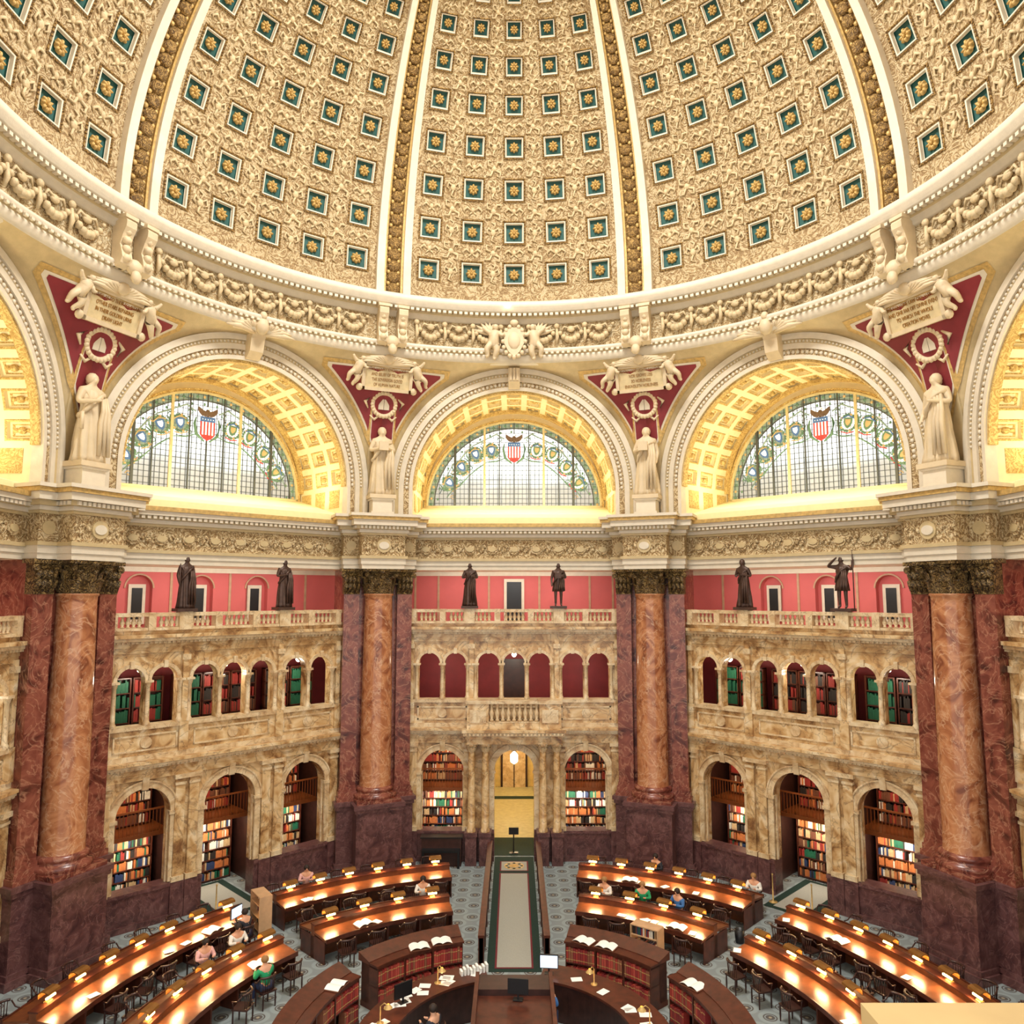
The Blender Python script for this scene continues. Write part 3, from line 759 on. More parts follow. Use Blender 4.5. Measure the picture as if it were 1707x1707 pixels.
for sg in (-1,1):
    for i in range(6):
        y=-1.0+i*.17; en.box(min(sg*1.1,sg*1.28),max(sg*1.1,sg*1.28),y-.05,y+.05,14.28,14.4,0)
    en.poly([(sg*1.28+.22*cos(t*pi/8),13.58+.22*sin(t*pi/8)) for t in range(16)],-.22,-.1,1)
en.poly([(.3*cos(t*pi/10),13.58+.3*sin(t*pi/10)) for t in range(20)],-.9,-.8,1); en.poly([(.22*cos(t*pi/10),13.58+.16*sin(t*pi/10)) for t in range(20)],-.93,-.88,0)
for sg in (-1,1):
    for q in range(4): en.ball((sg*(.42+.14*q),-.84,13.58+.14*sin(q*2.2)),.1,.06,.12,6,2)
ENT=en.mesh('entablature',[CREAM,CREAMD,GOLDORN,GOLD])
for a in (-67.5,-22.5,22.5,67.5,-112.5,112.5):
    M=bayM(a)@T3((0,15.5,0))
    e=obj('column_pier',None,M,label='red marble pier with orange marble column, gilt capital and purple base',category='column',group='piers of the octagonal room')
    for n,me in (('pedestal',PED),('pilaster_core',CORE),('column_base',CBASE),('column_shaft',SHAFT),('entablature',ENT)): obj(n,me,None,e)
    obj('capital',cap_big,T3((0,0,11.5)),e)
    for sg in (-1,1): obj('pilaster_capital',PCAP,T3((sg*1.17,0,0)),e)
    if abs(a)<100:
        p=MB()
        p.box(-.5,.5,-.5,.6,14.92,15.1); p.box(-.43,.43,-.43,.55,15.1,15.6); p.box(-.5,.5,-.5,.6,15.6,15.7)
        obj('statue_pedestal',p.mesh('sp',[CREAM]),None,e)
specs=[(-67.5,(HOLD,DOWNR),1,exscroll,'robed plaster statue of a woman with lowered arms on a pier'),
 (-22.5,(HOLD,HOLDR),2,exbook,'robed plaster statue of a woman holding a book'),
 (22.5,(HOLD,DOWNR),3,exbook,'robed plaster statue of a woman clasping an object to her chest'),
 (67.5,(DOWN,HOLDR),4,None,'robed plaster statue of a woman with arm across her body')]
for a,arms,sd,ex,lab in specs:
    st=statue('statue',PLAST,arms,sd,lab,'statue',ex,w=.92,k=1.3)
    st.matrix_basis=bayM(a)@T3((0,15.42,15.82))@Matrix.Scale(1.75,4)
# ---------------- bays
AS=15.35; HW=4.72
def ent_ext(b,x0,x1,y,levels):
    for (z0,z1,e,mi) in levels: b.box(x0,x1,y-e,y+.35,z0,z1,mi)
balp=[(.05,0),(.085,.02),(.085,.05),(.045,.08),(.09,.2),(.1,.27),(.055,.42),(.045,.5),(.08,.53),(.08,.56)]
bm_=MB(); bm_.lathe(balp,10,0,Matrix.Diagonal((.9,.9,.72,1))); BALU=bm_.mesh('baluster',[SIENL])
def bookcase(w,h,nsh,pal,seed):
    r=random.Random(seed); c=MB(); d=.32
    c.box(-w/2,-w/2+.05,0,d,0,h);c.box(w/2-.05,w/2,0,d,0,h);c.box(-w/2,w/2,d-.03,d,0,h)
    for i in range(nsh+1):
        z=(h-.04)*i/nsh; c.box(-w/2,w/2,0,d,z,z+.04)
    bk=MB(); sh_=(h-.04)/nsh
    for i in range(nsh):
        z=sh_*i+.04; x=-w/2+.07; run=0;mi=0
        while x<w/2-.1:
            t=r.uniform(.035,.075)
            if run<=0: run=r.randint(2,9); mi=r.choice(pal)
            run-=1
            if r.random()<.07: x+=t; continue
            hh=(sh_-.06)*r.uniform(.72,.97); m2=mi if r.random()<.7 else r.choice(pal)
            bk.box(x,x+t*.92,.03,.25,z,z+hh,m2); x+=t
    return c.mesh('bookcase',[WOOD]),bk.mesh('books',BCOL)
BC1=[bookcase(2.5,2.35,6,[0,1,2,5,5,6,4,7,3,2,7],s) for s in (1,2,3)]
BC2=[bookcase(2.5,2.1,5,[0,1,1,6,2,0,7,5],s) for s in (4,5,6)]
BCG=[bookcase(1.1,2.2,4,p,s) for p,s in (([3,3,3,3],7),([0,0,6,1],8),([6,1,1,0],9),([3,3,0],10))]
def placebc(pair,M,lab,grp_):
    if not inview(M.translation,150): return
    o=obj('bookcase',pair[0],M,label=lab,category='bookcase',group=grp_); k=obj('books',pair[1],None,o); k['kind']='stuff'
bron=[(-45,-2,(DOWN,DOWNR),5,exstaffl,0,False,'bronze statue of a robed bearded man with staff'),(-45,2,(HOLD,DOWNR),6,None,0,False,'bronze statue of a robed man'),
 (0,-2,(HOLD,HOLDR),7,None,0,False,'bronze statue of a man in a long coat'),(0,2,(DOWN,HOLDR),8,exbook,0,True,'bronze statue of a man in a short cloak'),
 (45,-2,(HOLD,HOLDR),9,None,.06,False,'bronze statue of a man in a heavy cloak'),(45,2,(EYEL,UPR),10,exstaff,0,True,'bronze statue of a cloaked man shading his eyes, holding staff')]
for a in (0,-45,45,-90,90):
    M=bayM(a); side=sides[a]; portal=(a==0)
    b=MB()
    hwd=.87 if portal else 1.0
    lower=[(-3.15,.93,1.25,3.75),(0,hwd,0,3.8 if portal else 3.7),(3.15,.93,1.25,3.75)]
    b.archwall(-HW-.3,HW+.3,1.25,5.08,AS,AS+.5,[(c,h,1.25,s) for c,h,z,s in lower],0)
    for x0,x1 in ((-HW-.3,-hwd),(hwd,HW+.3)):
        b.box(x0,x1,AS-.1,AS+.5,0,1.15,2); b.box(x0,x1,AS-.16,AS+.5,1.15,1.27,2); b.box(x0,x1,AS-.18,AS,0,.2,2)
    for c,h,z,s in lower:
        b.archring(c,s,h,h+.22,AS-.08,AS+.02,1,20,s-1.3); b.archring(c,s,h+.22,h+.28,AS-.12,AS+.02,1,20)
        b.extr([(AS-.2,s+h+.4),(AS-.12,s+h-.05),(AS,s+h-.05),(AS,s+h+.4)],c-.11,c+.11,1)
        for sg in (-1,1): b.box(c+sg*(h+.1)-.16,c+sg*(h+.1)+.16,AS-.13,AS+.02,s-.12,s,1)
        if not (portal and c==0):
            b.box(c-h,c-h+.05,AS+.1,AS+.2,1.27,s,1); b.box(c+h-.05,c+h,AS+.1,AS+.2,1.27,s,1)
    pil=[-4.45,-1.92,-1.42,1.42,1.92,4.45]
    if portal: pil=[-4.45,-2.05,2.05,4.45]
    for x in pil:
        b.box(x-.17,x+.17,AS-.14,AS,1.27,4.85,0); b.box(x-.22,x+.22,AS-.19,AS,1.27,1.45,1); b.box(x-.2,x+.2,AS-.17,AS,4.62,4.72,1); b.box(x-.25,x+.25,AS-.24,AS,4.85,5.0,1)
        b.box(x-.24,x+.24,AS-.2,AS-.05,0,1.25,2)
    ent_ext(b,-HW-.3,HW+.3,AS,[(5.0,5.2,.16,0),(5.2,5.38,.12,0),(5.38,5.46,.24,1),(5.46,5.56,.34,1),(5.56,5.66,.42,0)])
    for i in range(60):
        x=-4.66+i*.158; b.box(x-.04,x+.04,AS-.3,AS-.1,5.39,5.46,1)
    b.box(-HW-.3,HW+.3,AS-.02,AS+.4,5.66,6.75,0); b.box(-HW-.3,HW+.3,AS-.12,AS+.45,6.73,6.87,1); b.box(-HW-.3,HW+.3,AS-.08,AS,5.66,5.84,1)
    for c,w_ in ((-3.19,1.1),(0,1.5),(3.19,1.1)):
        for (x0,x1,z0,z1) in ((c-w_,c+w_,6.5,6.56),(c-w_,c+w_,5.98,6.04),(c-w_,c-w_+.06,5.98,6.56),(c+w_-.06,c+w_,5.98,6.56)): b.box(x0,x1,AS-.06,AS,z0,z1,1)
        b.poly([(c+.2*cos(t*pi/8),6.27+.2*sin(t*pi/8)) for t in range(16)],AS-.08,AS,1)
    ups=[-3.78,-2.62,-1.14,0,1.14,2.62,3.78]
    b.archwall(-HW-.3,HW+.3,6.87,9.5,AS+.05,AS+.4,[(c,.475,6.87,8.42) for c in ups],0,12)
    for c in ups:
        b.archring(c,8.42,.475,.6,AS-.04,AS+.06,1,14); b.box(c-.07,c+.07,AS-.1,AS+.05,8.86,9.12,1)
    for x in (-3.2,3.2,-.57,.57,-1.72,1.72,-2.07,2.07,-4.33,4.33):
        b.lathe([(.12,6.87),(.12,6.97),(.085,7.02),(.075,8.2),(.09,8.22),(.12,8.34),(.14,8.4)],12,1,T3((x,AS-.02,0)))
        b.box(x-.15,x+.15,AS-.15,AS+.15,8.36,8.44,1)
    for x in (-1.9,1.9,-4.58,4.58):
        b.box(x-.1,x+.1,AS-.09,AS+.05,6.87,9.5,0); b.box(x-.15,x+.15,AS-.14,AS+.05,9.1,9.3,1)
        b.box(x-.16,x+.16,AS-.14,AS,5.84,6.87,0)
    ent_ext(b,-HW-.3,HW+.3,AS+.03,[(9.4,9.6,.06,0),(9.6,9.74,.1,0),(9.74,9.82,.18,1),(9.82,9.94,.3,1),(9.94,10.06,.38,0),(10.06,10.2,.05,0)])
    for i in range(60):
        x=-4.66+i*.158; b.box(x-.04,x+.04,AS-.22,AS,9.74,9.81,1)
    struct('wall_'+side,b,[SIEN,SIENL,PURP],M,'two-storey yellow sienna marble arcade screen over purple marble base')
    b=MB()
    b.box(-6.5,6.5,AS+.3,19.2,9.9,10.1,1); b.box(-6.5,6.5,AS+.3,18.9,6.0,6.2,1); b.box(-6.5,6.5,AS+.45,18.9,5.1,5.25,1)
    b.box(-6.5,6.5,AS+.3,19.2,12.6,12.75,3); b.box(-5.1,5.1,15.5,15.7,12.6,14.7,3)
    nic=[] if portal else [(-2.5,.52,10.1,11.75),(0,.52,10.1,11.75),(2.5,.52,10.1,11.75)]
    b.archwall(-6.6,6.6,10.1,12.6,18.8,19.1,nic,0); b.box(-6.6,6.6,19.1,19.2,10.1,12.6,0)
    for c in (-3.75,-1.25,1.25,3.75,-4.9,4.9): b.box(c-.05,c+.05,18.76,18.8,10.1,12.5,2)
    b.box(-6.6,6.6,18.72,18.8,12.4,12.6,3)
    for n_ in nic:
        c=n_[0]; b.archring(c,11.75,.52,.58,18.75,18.82,2,14)
        b.box(c-.33,c+.33,19.0,19.1,10.3,11.9,3); b.box(c-.2,c+.2,18.97,19.0,10.5,11.75,4)
    if portal:
        b.box(-.5,.5,18.7,18.8,10.1,12.25,3); b.box(-.36,.36,18.66,18.7,10.1,12.1,4)
    rb=18.0
    b.box(-6.5,6.5,rb,rb+.1,6.2,9.9,5); b.box(-6.5,-1.7,18.9,19.0,0,6,6); b.box(1.7,6.5,18.9,19.0,0,6,6)
    if not portal: b.box(-1.7,1.7,18.9,19,0,6,6)
    for x in (-1.6,1.6,-4.9,4.9): b.box(x-.06,x+.06,AS+.5,18.9,0,5.1,6)
    if portal: b.box(-.5,.5,rb-.06,rb,6.2,8.4,6)
    struct(tname(),b,[REDW,CREAMD,STONET,CREAM,BLACK,RED,WOODD],M,'gallery floors and rose red rear wall behind the arcade')
    b=MB(); Y=15.35
    ent_ext(b,-5.1,5.1,Y,[(12.58,12.78,0,0),(12.78,12.98,.05,0),(12.98,13.1,.12,1),(13.1,13.95,.0,2),(13.95,14.05,.08,1),(14.05,14.2,.16,0),(14.2,14.34,.28,1),(14.34,14.5,.42,0),(14.5,14.66,.5,3)])
    for i in range(46):
        x=-4.6+i*.204; b.box(x-.06,x+.06,Y-.38,Y-.2,14.22,14.33,0)
    for i in range(9):
        x=-4.0+i*1.0
        b.poly([(x+.24*cos(t*pi/8),13.52+.24*sin(t*pi/8)) for t in range(16)],Y-.07,Y,2); b.poly([(x+.18*cos(t*pi/8),13.52+.12*sin(t*pi/8)) for t in range(16)],Y-.1,Y-.05,1)
        if i<8:
            for q in range(5): b.ball((x+.34+.08*q,Y-.03,13.52+.12*sin(q*2.0)),.08,.05,.1,6,2)
    struct(tname(),b,[CREAM,CREAMD,GOLDORN,GOLD],M,'ornamented gilt frieze and dentilled cream cornice')
    rb_=MB(); rb_.box(-HW,HW,AS-.12,AS+.22,10.2,10.3,0); rb_.box(-HW,HW,AS-.14,AS+.24,10.7,10.83,0)
    for x in (-4.5,-3.2,-2.0,-.75,.75,2.0,3.2,4.5): rb_.box(x-.24 if abs(x)==2 else x-.13,x+.24 if abs(x)==2 else x+.13,AS-.16,AS+.26,10.2,10.86 if abs(x)==2 else 10.84,0)
    bo=obj('balustrade',rb_.mesh('balustrade',[SIENL],None),M,label='pale marble balustrade along the top of the arcade',category='balustrade',group='balustrades above the arcades')
    x=-4.35
    while x<4.4:
        if min(abs(x-q) for q in (-4.5,-3.2,-2,-.75,.75,2,3.2,4.5))>.2 and inview(M@Vector((x,AS,10.5)),20):
            obj('baluster',BALU,T3((x,AS+.05,10.3)),bo)
        x+=.19
    for i,c in enumerate((-3.15,0,3.15)):
        if portal and c==0: continue
        if not inview(M@Vector((c,16,3)),60): continue
        placebc(BC1[i],M@T3((c,17.7,.05)),'tall wooden bookcase filled with mixed coloured books','alcove bookcases')
        placebc(BC2[i],M@T3((c,18.0,2.75)),'wooden bookcase of dark volumes on the mezzanine','mezzanine bookcases')
        mz=MB(); mz.box(-1.5,1.5,0,1.9,2.55,2.7,0); mz.box(-1.5,1.5,0,.05,3.5,3.56,0)
        x=-1.45
        while x<1.5: mz.box(x,x+.025,.01,.035,2.7,3.5,0); x+=.13
        obj('mezzanine_balcony',mz.mesh('mezz',[IRON]),M@T3((c,16.8,0)),label='copper-coloured mezzanine balcony with spindle railing',category='balcony',group='alcove mezzanines')
        light('AREA','alcove_lamp',M@T3((c,16.8,2.45))@RX(rad(50)),60,(1,.9,.72),2.0,.2)
        light('AREA','alcove_lamp',M@T3((c,16.5,4.9))@RX(rad(45)),50,(1,.74,.46),2.0,.2)
    for i,c in enumerate(ups):
        if not portal: placebc(BCG[[0,3,0,1,1,2,0][i] if a<0 else [0,3,1,2,1,0,2][i]],M@T3((c,16.9,6.2)),'bookcase of uniform green and red bound volumes','upper gallery bookcases')
    for x in (-3.2,0,3.2):
        P=M@Vector((x,16.2,8.75))
        if inview(P):
            g=MB(); g.ball((0,0,0),.11,None,None,10,0); g.tube([(0,0,.1),(0,0,1.1)],.015,6,1)
            obj('pendant_lamp',g.mesh('pendant',[GLOBE,IRON]),M@T3((x,16.2,8.75)),label='small glowing globe pendant lamp in the upper gallery',category='lamp',group='gallery globe lamps')
            light('POINT','gallery_light',M@T3((x,16.15,8.4)),42,(1,.9,.72),.12)
    light('AREA','ledge_light',M@T3((0,16.4,15.3))@RX(rad(170)),300,(1,.9,.64),8.0,.6)
    light('AREA','sill_fill',M@T3((0,17.0,17.4))@RX(rad(-8)),120,(1,.9,.62),7.0,.3)  # added downward fill to brighten the sill, no fixture here
    light('AREA','attic_light',M@T3((0,16.6,12.5))@RX(rad(30)),140,(1,.94,.88),8.0,.4)
for a,x,arms,sd,ex,ln,sho,lab in bron:
    st=statue('bronze_statue',BRONZE,arms,sd,lab,'statue',ex,w=.82,lean=ln,short=sho)
    st.matrix_basis=bayM(a)@T3((x,AS+.05,10.95))@Matrix.Scale(1.12,4)
b=MB()
b.box(-2.05,2.05,14.55,AS+.1,5.05,5.28,0); b.box(-2.1,2.1,14.48,AS+.1,5.28,5.42,0); b.box(-2.2,2.2,14.38,AS+.1,5.42,5.56,1); b.box(-2.25,2.25,14.32,AS+.1,5.56,5.68,0)
for sg in (-1,1): b.box(min(sg*1.1,sg*2.05),max(sg*1.1,sg*2.05),14.6,AS,5.68,6.75,0); b.box(min(sg*1.05,sg*2.1),max(sg*1.05,sg*2.1),14.55,AS,6.75,6.9,1)
b.box(-1.09,1.09,14.58,AS,5.685,5.94,0); b.box(-1.04,1.04,14.54,14.9,6.76,6.89,1)
for i in range(26): b.box(-2.1+i*.165,-2.02+i*.165,14.3,14.5,5.44,5.54,1)
for sg in (-1,1):
    b.box(sg*1.57-.35,sg*1.57+.35,14.56,14.6,5.95,6.5,1)
struct(tname(),b,[SIEN,SIENL,PURP],None,'marble porch entablature and balcony over the doorway')
tmp=MB(); tmp.box(-1.09,1.09,14.6,14.86,5.945,6.0,0)
bo=obj('balcony_balustrade',tmp.mesh('brail',[SIENL]),label='marble balusters of the balcony over the doorway',category='balustrade')
for i in range(9): obj('baluster',BALU,T3((-.98+i*.245,14.74,6.0))@Matrix.Diagonal((1.2,1.2,1.85,1)),bo)
pcm=capital_mb(.15,.34).mesh('pcap2',[SIENL])
cs=MB(); cs.lathe([(.2,1.35),(.2,1.45),(.165,1.5),(.16,3),(.14,4.7)],20,0); CSH=cs.mesh('cs',[SIEN])
cp=MB(); cp.box(-.24,.24,-.24,.5,0,1.25); cp.box(-.28,.28,-.28,.5,1.2,1.36); CPD=cp.mesh('cp',[PURP])
for x in (-1.85,-1.25,1.25,1.85):
    e=obj('porch_column',None,T3((x,14.82,0)),label='slender veined marble column on a purple pedestal at the doorway',category='column',group='doorway columns')
    obj('column_shaft',CSH,None,e); obj('pedestal',CPD,None,e); obj('capital',pcm,T3((0,0,4.7)),e)
b=MB()
b.box(-1.7,-1.3,AS+.5,28,0,5.1,0); b.box(1.3,1.7,AS+.5,28,0,5.1,0); b.box(-1.7,1.7,28,28.2,0,5.5,0)
b.archwall(-1.7,1.7,3.5,5.3,AS+.5,AS+.6,[(0,.95,3.5,3.8)],0); 
n=12
for i in range(n):
    t0,t1=pi*i/n,pi*(i+1)/n
    b.add([(-1.3*cos(t0),AS+.5,3.8+1.3*sin(t0)),(-1.3*cos(t1),AS+.5,3.8+1.3*sin(t1)),(-1.3*cos(t1),28,3.8+1.3*sin(t1)),(-1.3*cos(t0),28,3.8+1.3*sin(t0))],[(0,1,2,3)],1,None,True)
for y in (18,21,24,27):
    for sg in (-1,1): b.box(min(sg*1.12,sg*1.3),max(sg*1.12,sg*1.3),y-.2,y+.2,0,3.8,2)
    b.archring(0,3.8,1.12,1.3,y-.2,y+.2,2,16)
b.box(-.8,.8,27.9,28,0,2.9,3); b.box(-.68,.68,27.85,27.9,0,2.75,2); b.box(-.03,.03,27.8,27.9,0,2.75,3)
b.box(-1.25,1.25,15.9,18.4,0,.012,5); b.box(-1.29,1.29,18.4,27.9,0,.012,4); b.box(-1.29,1.29,25.2,25.8,.012,.02,5)
struct('wall_corridor',b,[CORRY,VAULTG,SIENL,WOODD,CORRF,GREEN],None,'yellow vaulted corridor behind the doorway')
for y,pw in ((17.5,80),(21.5,170),(26,170)): light('POINT','corridor_light',T3((0,y,3.9)),pw,(1,.88,.6),.15)
g=MB(); g.lathe([(.02,-.3),(.16,-.2),(.18,.1),(.1,.2),(.02,.28)],8,0); g.tube([(0,0,.28),(0,0,1.0)],.02,6,1)
obj('lantern',g.mesh('lantern',[GLOBE,IRON]),T3((0,17.0,4.0)),label='glowing hanging lantern in the doorway corridor',category='lamp')
g=MB(); g.box(-.22,.22,-.02,.02,.8,1.1,0); g.box(-.03,.03,-.03,.03,0,.8,0); g.box(-.2,.2,-.12,.12,0,.03,0)
obj('notice_stand',g.mesh('notice',[BLACK]),T3((-.02,16.2,.015)),label='black notice board on a stand in the doorway',category='sign')
# ---------------- floor
b=MB(); n=64; b.add([(0,8,-.0)]+[(34*cos(2*pi*i/n),8+34*sin(2*pi*i/n),0) for i in range(n)],[(0,1+i,1+(i+1)%n) for i in range(n)],0)
struct('floor',b,[CARPET],None,'grey-blue carpet with dotted medallion pattern')
b=MB(); b.box(-.85,.85,5.5,AS-.2,0,.012,0); b.box(-.6,.6,5.7,AS-1.6,.012,.02,1); b.box(-.54,.54,5.76,AS-1.66,.02,.026,2)
b.box(-.85,.85,AS-.2,AS+.4,0,.01,0); b.box(-.6,.6,AS-1.35,AS-.2,.012,.02,1); b.box(-.54,.54,AS-1.3,AS-.26,.02,.024,2)
b.lathe([(.32,.03),(.42,.03)],28,3,T3((0,AS-.78,0))); b.lathe([(.001,.032),(.22,.032)],28,3,T3((0,AS-.78,0)))
for i in range(8): b.ball((.32*cos(i*pi/4),AS-.78+.32*sin(i*pi/4),.03),.07,.07,.004,6,0)
obj('carpet_runner',b.mesh('runner',[GREEN,MAROON,GREIGE,GOLD]),label='green runner carpet with maroon line and grey centre in the aisle',category='carpet')
for sg in (-1,1):
    b=MB(); b.box(-.06,.06,0,9.0,0,.92,0); b.box(-.1,.1,-.05,9.05,.92,1.0,1)
    for i in range(7): b.box(-.09,.09,i*1.48,i*1.48+.12,0,.92,1)
    obj('aisle_partition',b.mesh('part',[WOODD,WOOD]),T3((sg*1.02,5.7,0)),label='low dark wooden partition beside the aisle carpet',category='partition',group='aisle partitions')
    M=bayM(45*sg); b=MB(); b.box(-.9,.9,14.0,17.6,0,.015,0); b.box(-.6,.6,14.2,17.4,.015,.02,1)
    obj('door_mat',b.mesh('mat',[GREEN,GREIGE]),M,label='green and grey carpet in an arched doorway',category='carpet',group='doorway carpets')
    for q in (-.75,.75):
        s_=MB(); s_.lathe([(.16,0),(.16,.02),(.03,.05),(.02,.95),(.04,1.0),(.001,1.03)],10,0)
        if q<0 or sg>0: obj('rope_stanchion',s_.mesh('stan',[GOLD]),M@T3((q,14.5,.02)),label='brass rope stanchion by the arched doorway',category='stanchion',group='doorway stanchions')
# ---------------- desks
def mk_chair():
    root=MB(); root.box(-.22,.22,-.22,.22,.42,.46)
    s=obj('chair',root.mesh('seat',[WOODD]),label='dark wooden armchair at a reading desk',category='chair',group='reading room chairs')
    lg=MB(); lg.lathe([(.018,0),(.026,.2),(.02,.42)],8)
    me=lg.mesh('leg',[WOODD])
    for x in (-.19,.19):
        for y in (-.19,.19): obj('leg',me,T3((x,y,0)),s)
    bk=MB(); pts=[(.25*sin(t),.2*cos(t)+.02,.84) for t in [(-1.2+2.4*i/8) for i in range(9)]]
    bk.tube(pts,.032,6)
    for i in range(1,8): bk.tube([(pts[i][0]*.85,pts[i][1]*.9,.46),(pts[i][0],pts[i][1],.84)],.012,5)
    obj('backrest',bk.mesh('back',[WOODD]),None,s)
    for sg in (-1,1):
        ar=MB(); ar.tube([(sg*.25,.08,.82),(sg*.26,-.05,.68),(sg*.25,-.2,.67)],.02,6); ar.tube([(sg*.25,-.18,.67),(sg*.21,-.18,.46)],.014,5)
        obj('armrest',ar.mesh('arm',[WOODD]),None,s)
    return s
CHAIR=mk_chair()
def mk_lamp():
    b=MB(); b.box(-.09,.09,-.06,.06,0,.03)
    b.tube([(0,0,.02),(0,0,.18),(0,.0,.24)],.015,6)
    o=obj('desk_lamp',b.mesh('lbase',[GOLD]),label='brass hooded reading lamp glowing on a desk ridge',category='lamp',group='reading desk lamps')
    h=MB(); pr=[(.14,.14),(.14,.25),(.08,.32),(-.06,.33),(-.16,.29),(-.17,.23),(-.15,.23),(-.14,.27),(-.05,.31),(.07,.3),(.12,.24),(.12,.14)]
    h.extr(pr,-.22,.22,0)
    obj('lamp_hood',h.mesh('hood',[simple('hood_brass',L(150,104,50),.35,.5)]),None,o)
    e=MB(); e.tube([(-.15,-.07,.13),(.15,-.07,.13)],.032,8); obj('bulb',e.mesh('bulb',[BULB]),None,o)
    return o
LAMP=mk_lamp()
first_l=[True]; first_c=[True]
def put(root,M,flag):
    if flag[0]: flag[0]=False; root.matrix_basis=M; return root
    return clone(root,M)
seats=[]
def desk(c,a0,a1,nl):
    am=(a0+a1)/2; org=(c*sin(rad(am)),c*cos(rad(am)),0)
    b=MB(); A,B=rad(a0),rad(a1)
    b.arcbox(c-.8,c-.1,A,B,.68,.75,.82,0,z0o=.75); b.arcbox(c+.1,c+.8,A,B,.75,.82,.75,0,z0o=.68)
    b.arcbox(c-.84,c-.8,A,B,.66,.79,None,1); b.arcbox(c+.8,c+.84,A,B,.66,.79,None,1)
    t=obj('reading_desk',b.mesh('top',[WOODL,WOOD],org),T3(org),label='long curved mahogany reading desk with a row of lamps',category='desk',group='curved reading desks')
    b=MB(); b.arcbox(c-.1,c+.1,A,B,.0,.98,None,0); b.arcbox(c-.14,c+.14,A,B,.98,1.02,None,1)
    obj('ridge_shelf',b.mesh('ridge',[WOODL,WOOD],org),None,t)
    n=nl
    for i in range(n+1):
        b=MB(); aa=A+(B-A)*i/n; w=.03/c
        b.arcbox(c-.72,c+.72,max(A,aa-w),min(B,aa+w),0,.68,None,0,n=1)
        obj('support_panel',b.mesh('sup',[WOOD],org),None,t)
    for i in range(nl):
        az=a0+(a1-a0)*(i+.5)/nl
        P=(c*sin(rad(az)),c*cos(rad(az)),1.0)
        if not inview(P,40): continue
        Mz=bayM(az)
        put(LAMP,Mz@T3((0,c,1.02)),first_l)
        light('AREA','reading_light',Mz@T3((0,c-.16,1.14))@RX(rad(-22)),16,(1,.66,.32),.4,.06)
        for r,fl in ((c-1.2,1),(c+1.2,0)):
            j=R.uniform(-.5,.5)
            q=bayM(az+j)@T3((0,r+R.uniform(-.12,.05)*(1 if fl else -1),0))@RZ((pi if fl else 0)+R.uniform(-.3,.3))
            if inview(q.translation,30):
                seats.append((az,r,q)); put(CHAIR,q,first_c)
for s in (-1,1):
    for (c,x0,x1,nl) in ((12.2,12,43.5,6),(12.2,49.5,84,7),(9.1,14.5,45,4),(9.1,52,88,5)):
        a0,a1=sorted((s*x0,s*x1)); desk(c,a0,a1,nl)
bkme=[]
for k,m in enumerate((simple('volume_red',L(184,76,64),.5),simple('volume_crimson',L(166,58,50),.5),simple('volume_brown',L(146,88,64),.5),simple('volume_maroon',L(144,48,48),.5))):
    b=MB(); b.box(-.034,.034,0,.2,0,.4); b.box(-.035,.035,-.006,0,.07,.09,1); b.box(-.035,.035,-.006,0,.3,.32,1); bkme.append(b.mesh('bk%d'%k,[m,GOLD]))
def lowcase(a0,a1,s):
    c=5.3; A,B=rad(a0),rad(a1); am=(a0+a1)/2; org=(c*sin(rad(am)),c*cos(rad(am)),0)
    b=MB(); b.arcbox(c-.40,c+.36,A,B,0,.14,None,0); b.arcbox(c+.0,c+.33,A,B,.14,1.2,None,0)
    b.arcbox(c-.36,c+.0,A,B,.64,.68,None,0); b.arcbox(c-.36,c+.0,A,B,1.12,1.2,None,0); w=.03/c
    for i in range(4):
        aa=A+(B-A)*i/3; b.arcbox(c-.38,c+.33,max(A,aa-w),min(B,aa+w),.14,1.2,None,0,n=1)
    o=obj('low_bookcase',b.mesh('lowcase',[WOOD],org),T3(org),label='low curved mahogany reference bookcase of red volumes',category='bookcase',group='low curved bookcases')
    b=MB(); b.arcbox(c-.40,c+.42,A-.008,B+.008,1.2,1.25,None,0); b.arcbox(c-.05,c+.42,A-.008,B+.008,1.25,1.27,1.42,0)
    obj('countertop',b.mesh('ctop',[WOOD],org),None,o)
    n=37
    for z in (.145,.685):
        for i in range(n):
            az=a0+(a1-a0)*(i+.7)/(n+.4); fr_=((i+.7)/(n+.4)*3)%1
            if fr_<.04 or fr_>.96: continue
            P=bayM(az)@T3((0,c-.375,z))
            if not inview(P.translation,10): continue
            obj('book',R.choice(bkme),P@Matrix.Diagonal((.95,1,R.uniform(.95,1.05),1)),label='red bound reference volume in the low bookcase',category='book',group='reference volumes in the low bookcases')
for s in (-1,1):
    for x0,x1 in ((18,50),(58,92)):
        a0,a1=sorted((s*x0,s*x1)); lowcase(a0,a1,s)
def openbook_me():
    b=MB(); b.box(-.27,.27,-.19,.19,0,.015,1)
    for sg in (-1,1):
        vs=[];n=5
        for i in range(n+1):
            x=sg*.25*i/n; z=.02+.05*sin(pi*min(1,i/n*.9+.1)); vs+=[(x,-.18,z),(x,.18,z)]
        b.add(vs,[(2*i,2*i+2,2*i+3,2*i+1) for i in range(n)],0,None,True)
    return b.mesh('openbook',[PAPER,BCOL[1]])
OB=openbook_me()
for (az,r,z) in ((-25,5.08,1.26),(-33,5.08,1.26),(24,5.08,1.26),(32,5.08,1.26),(-66,5.1,1.26),(66,5.15,1.26),(-35,8.55,.78),(22,11.65,.78),(-56,11.65,.78),(60,11.65,.78),(38,8.55,.78),(-60,8.55,.78)):
    obj('open_book',OB,bayM(az)@T3((0,r,z))@RZ(R.uniform(-.3,.3))@Matrix.Scale(1.15,4),label='open book with white pages lying on dark wood',category='book',group='open books')
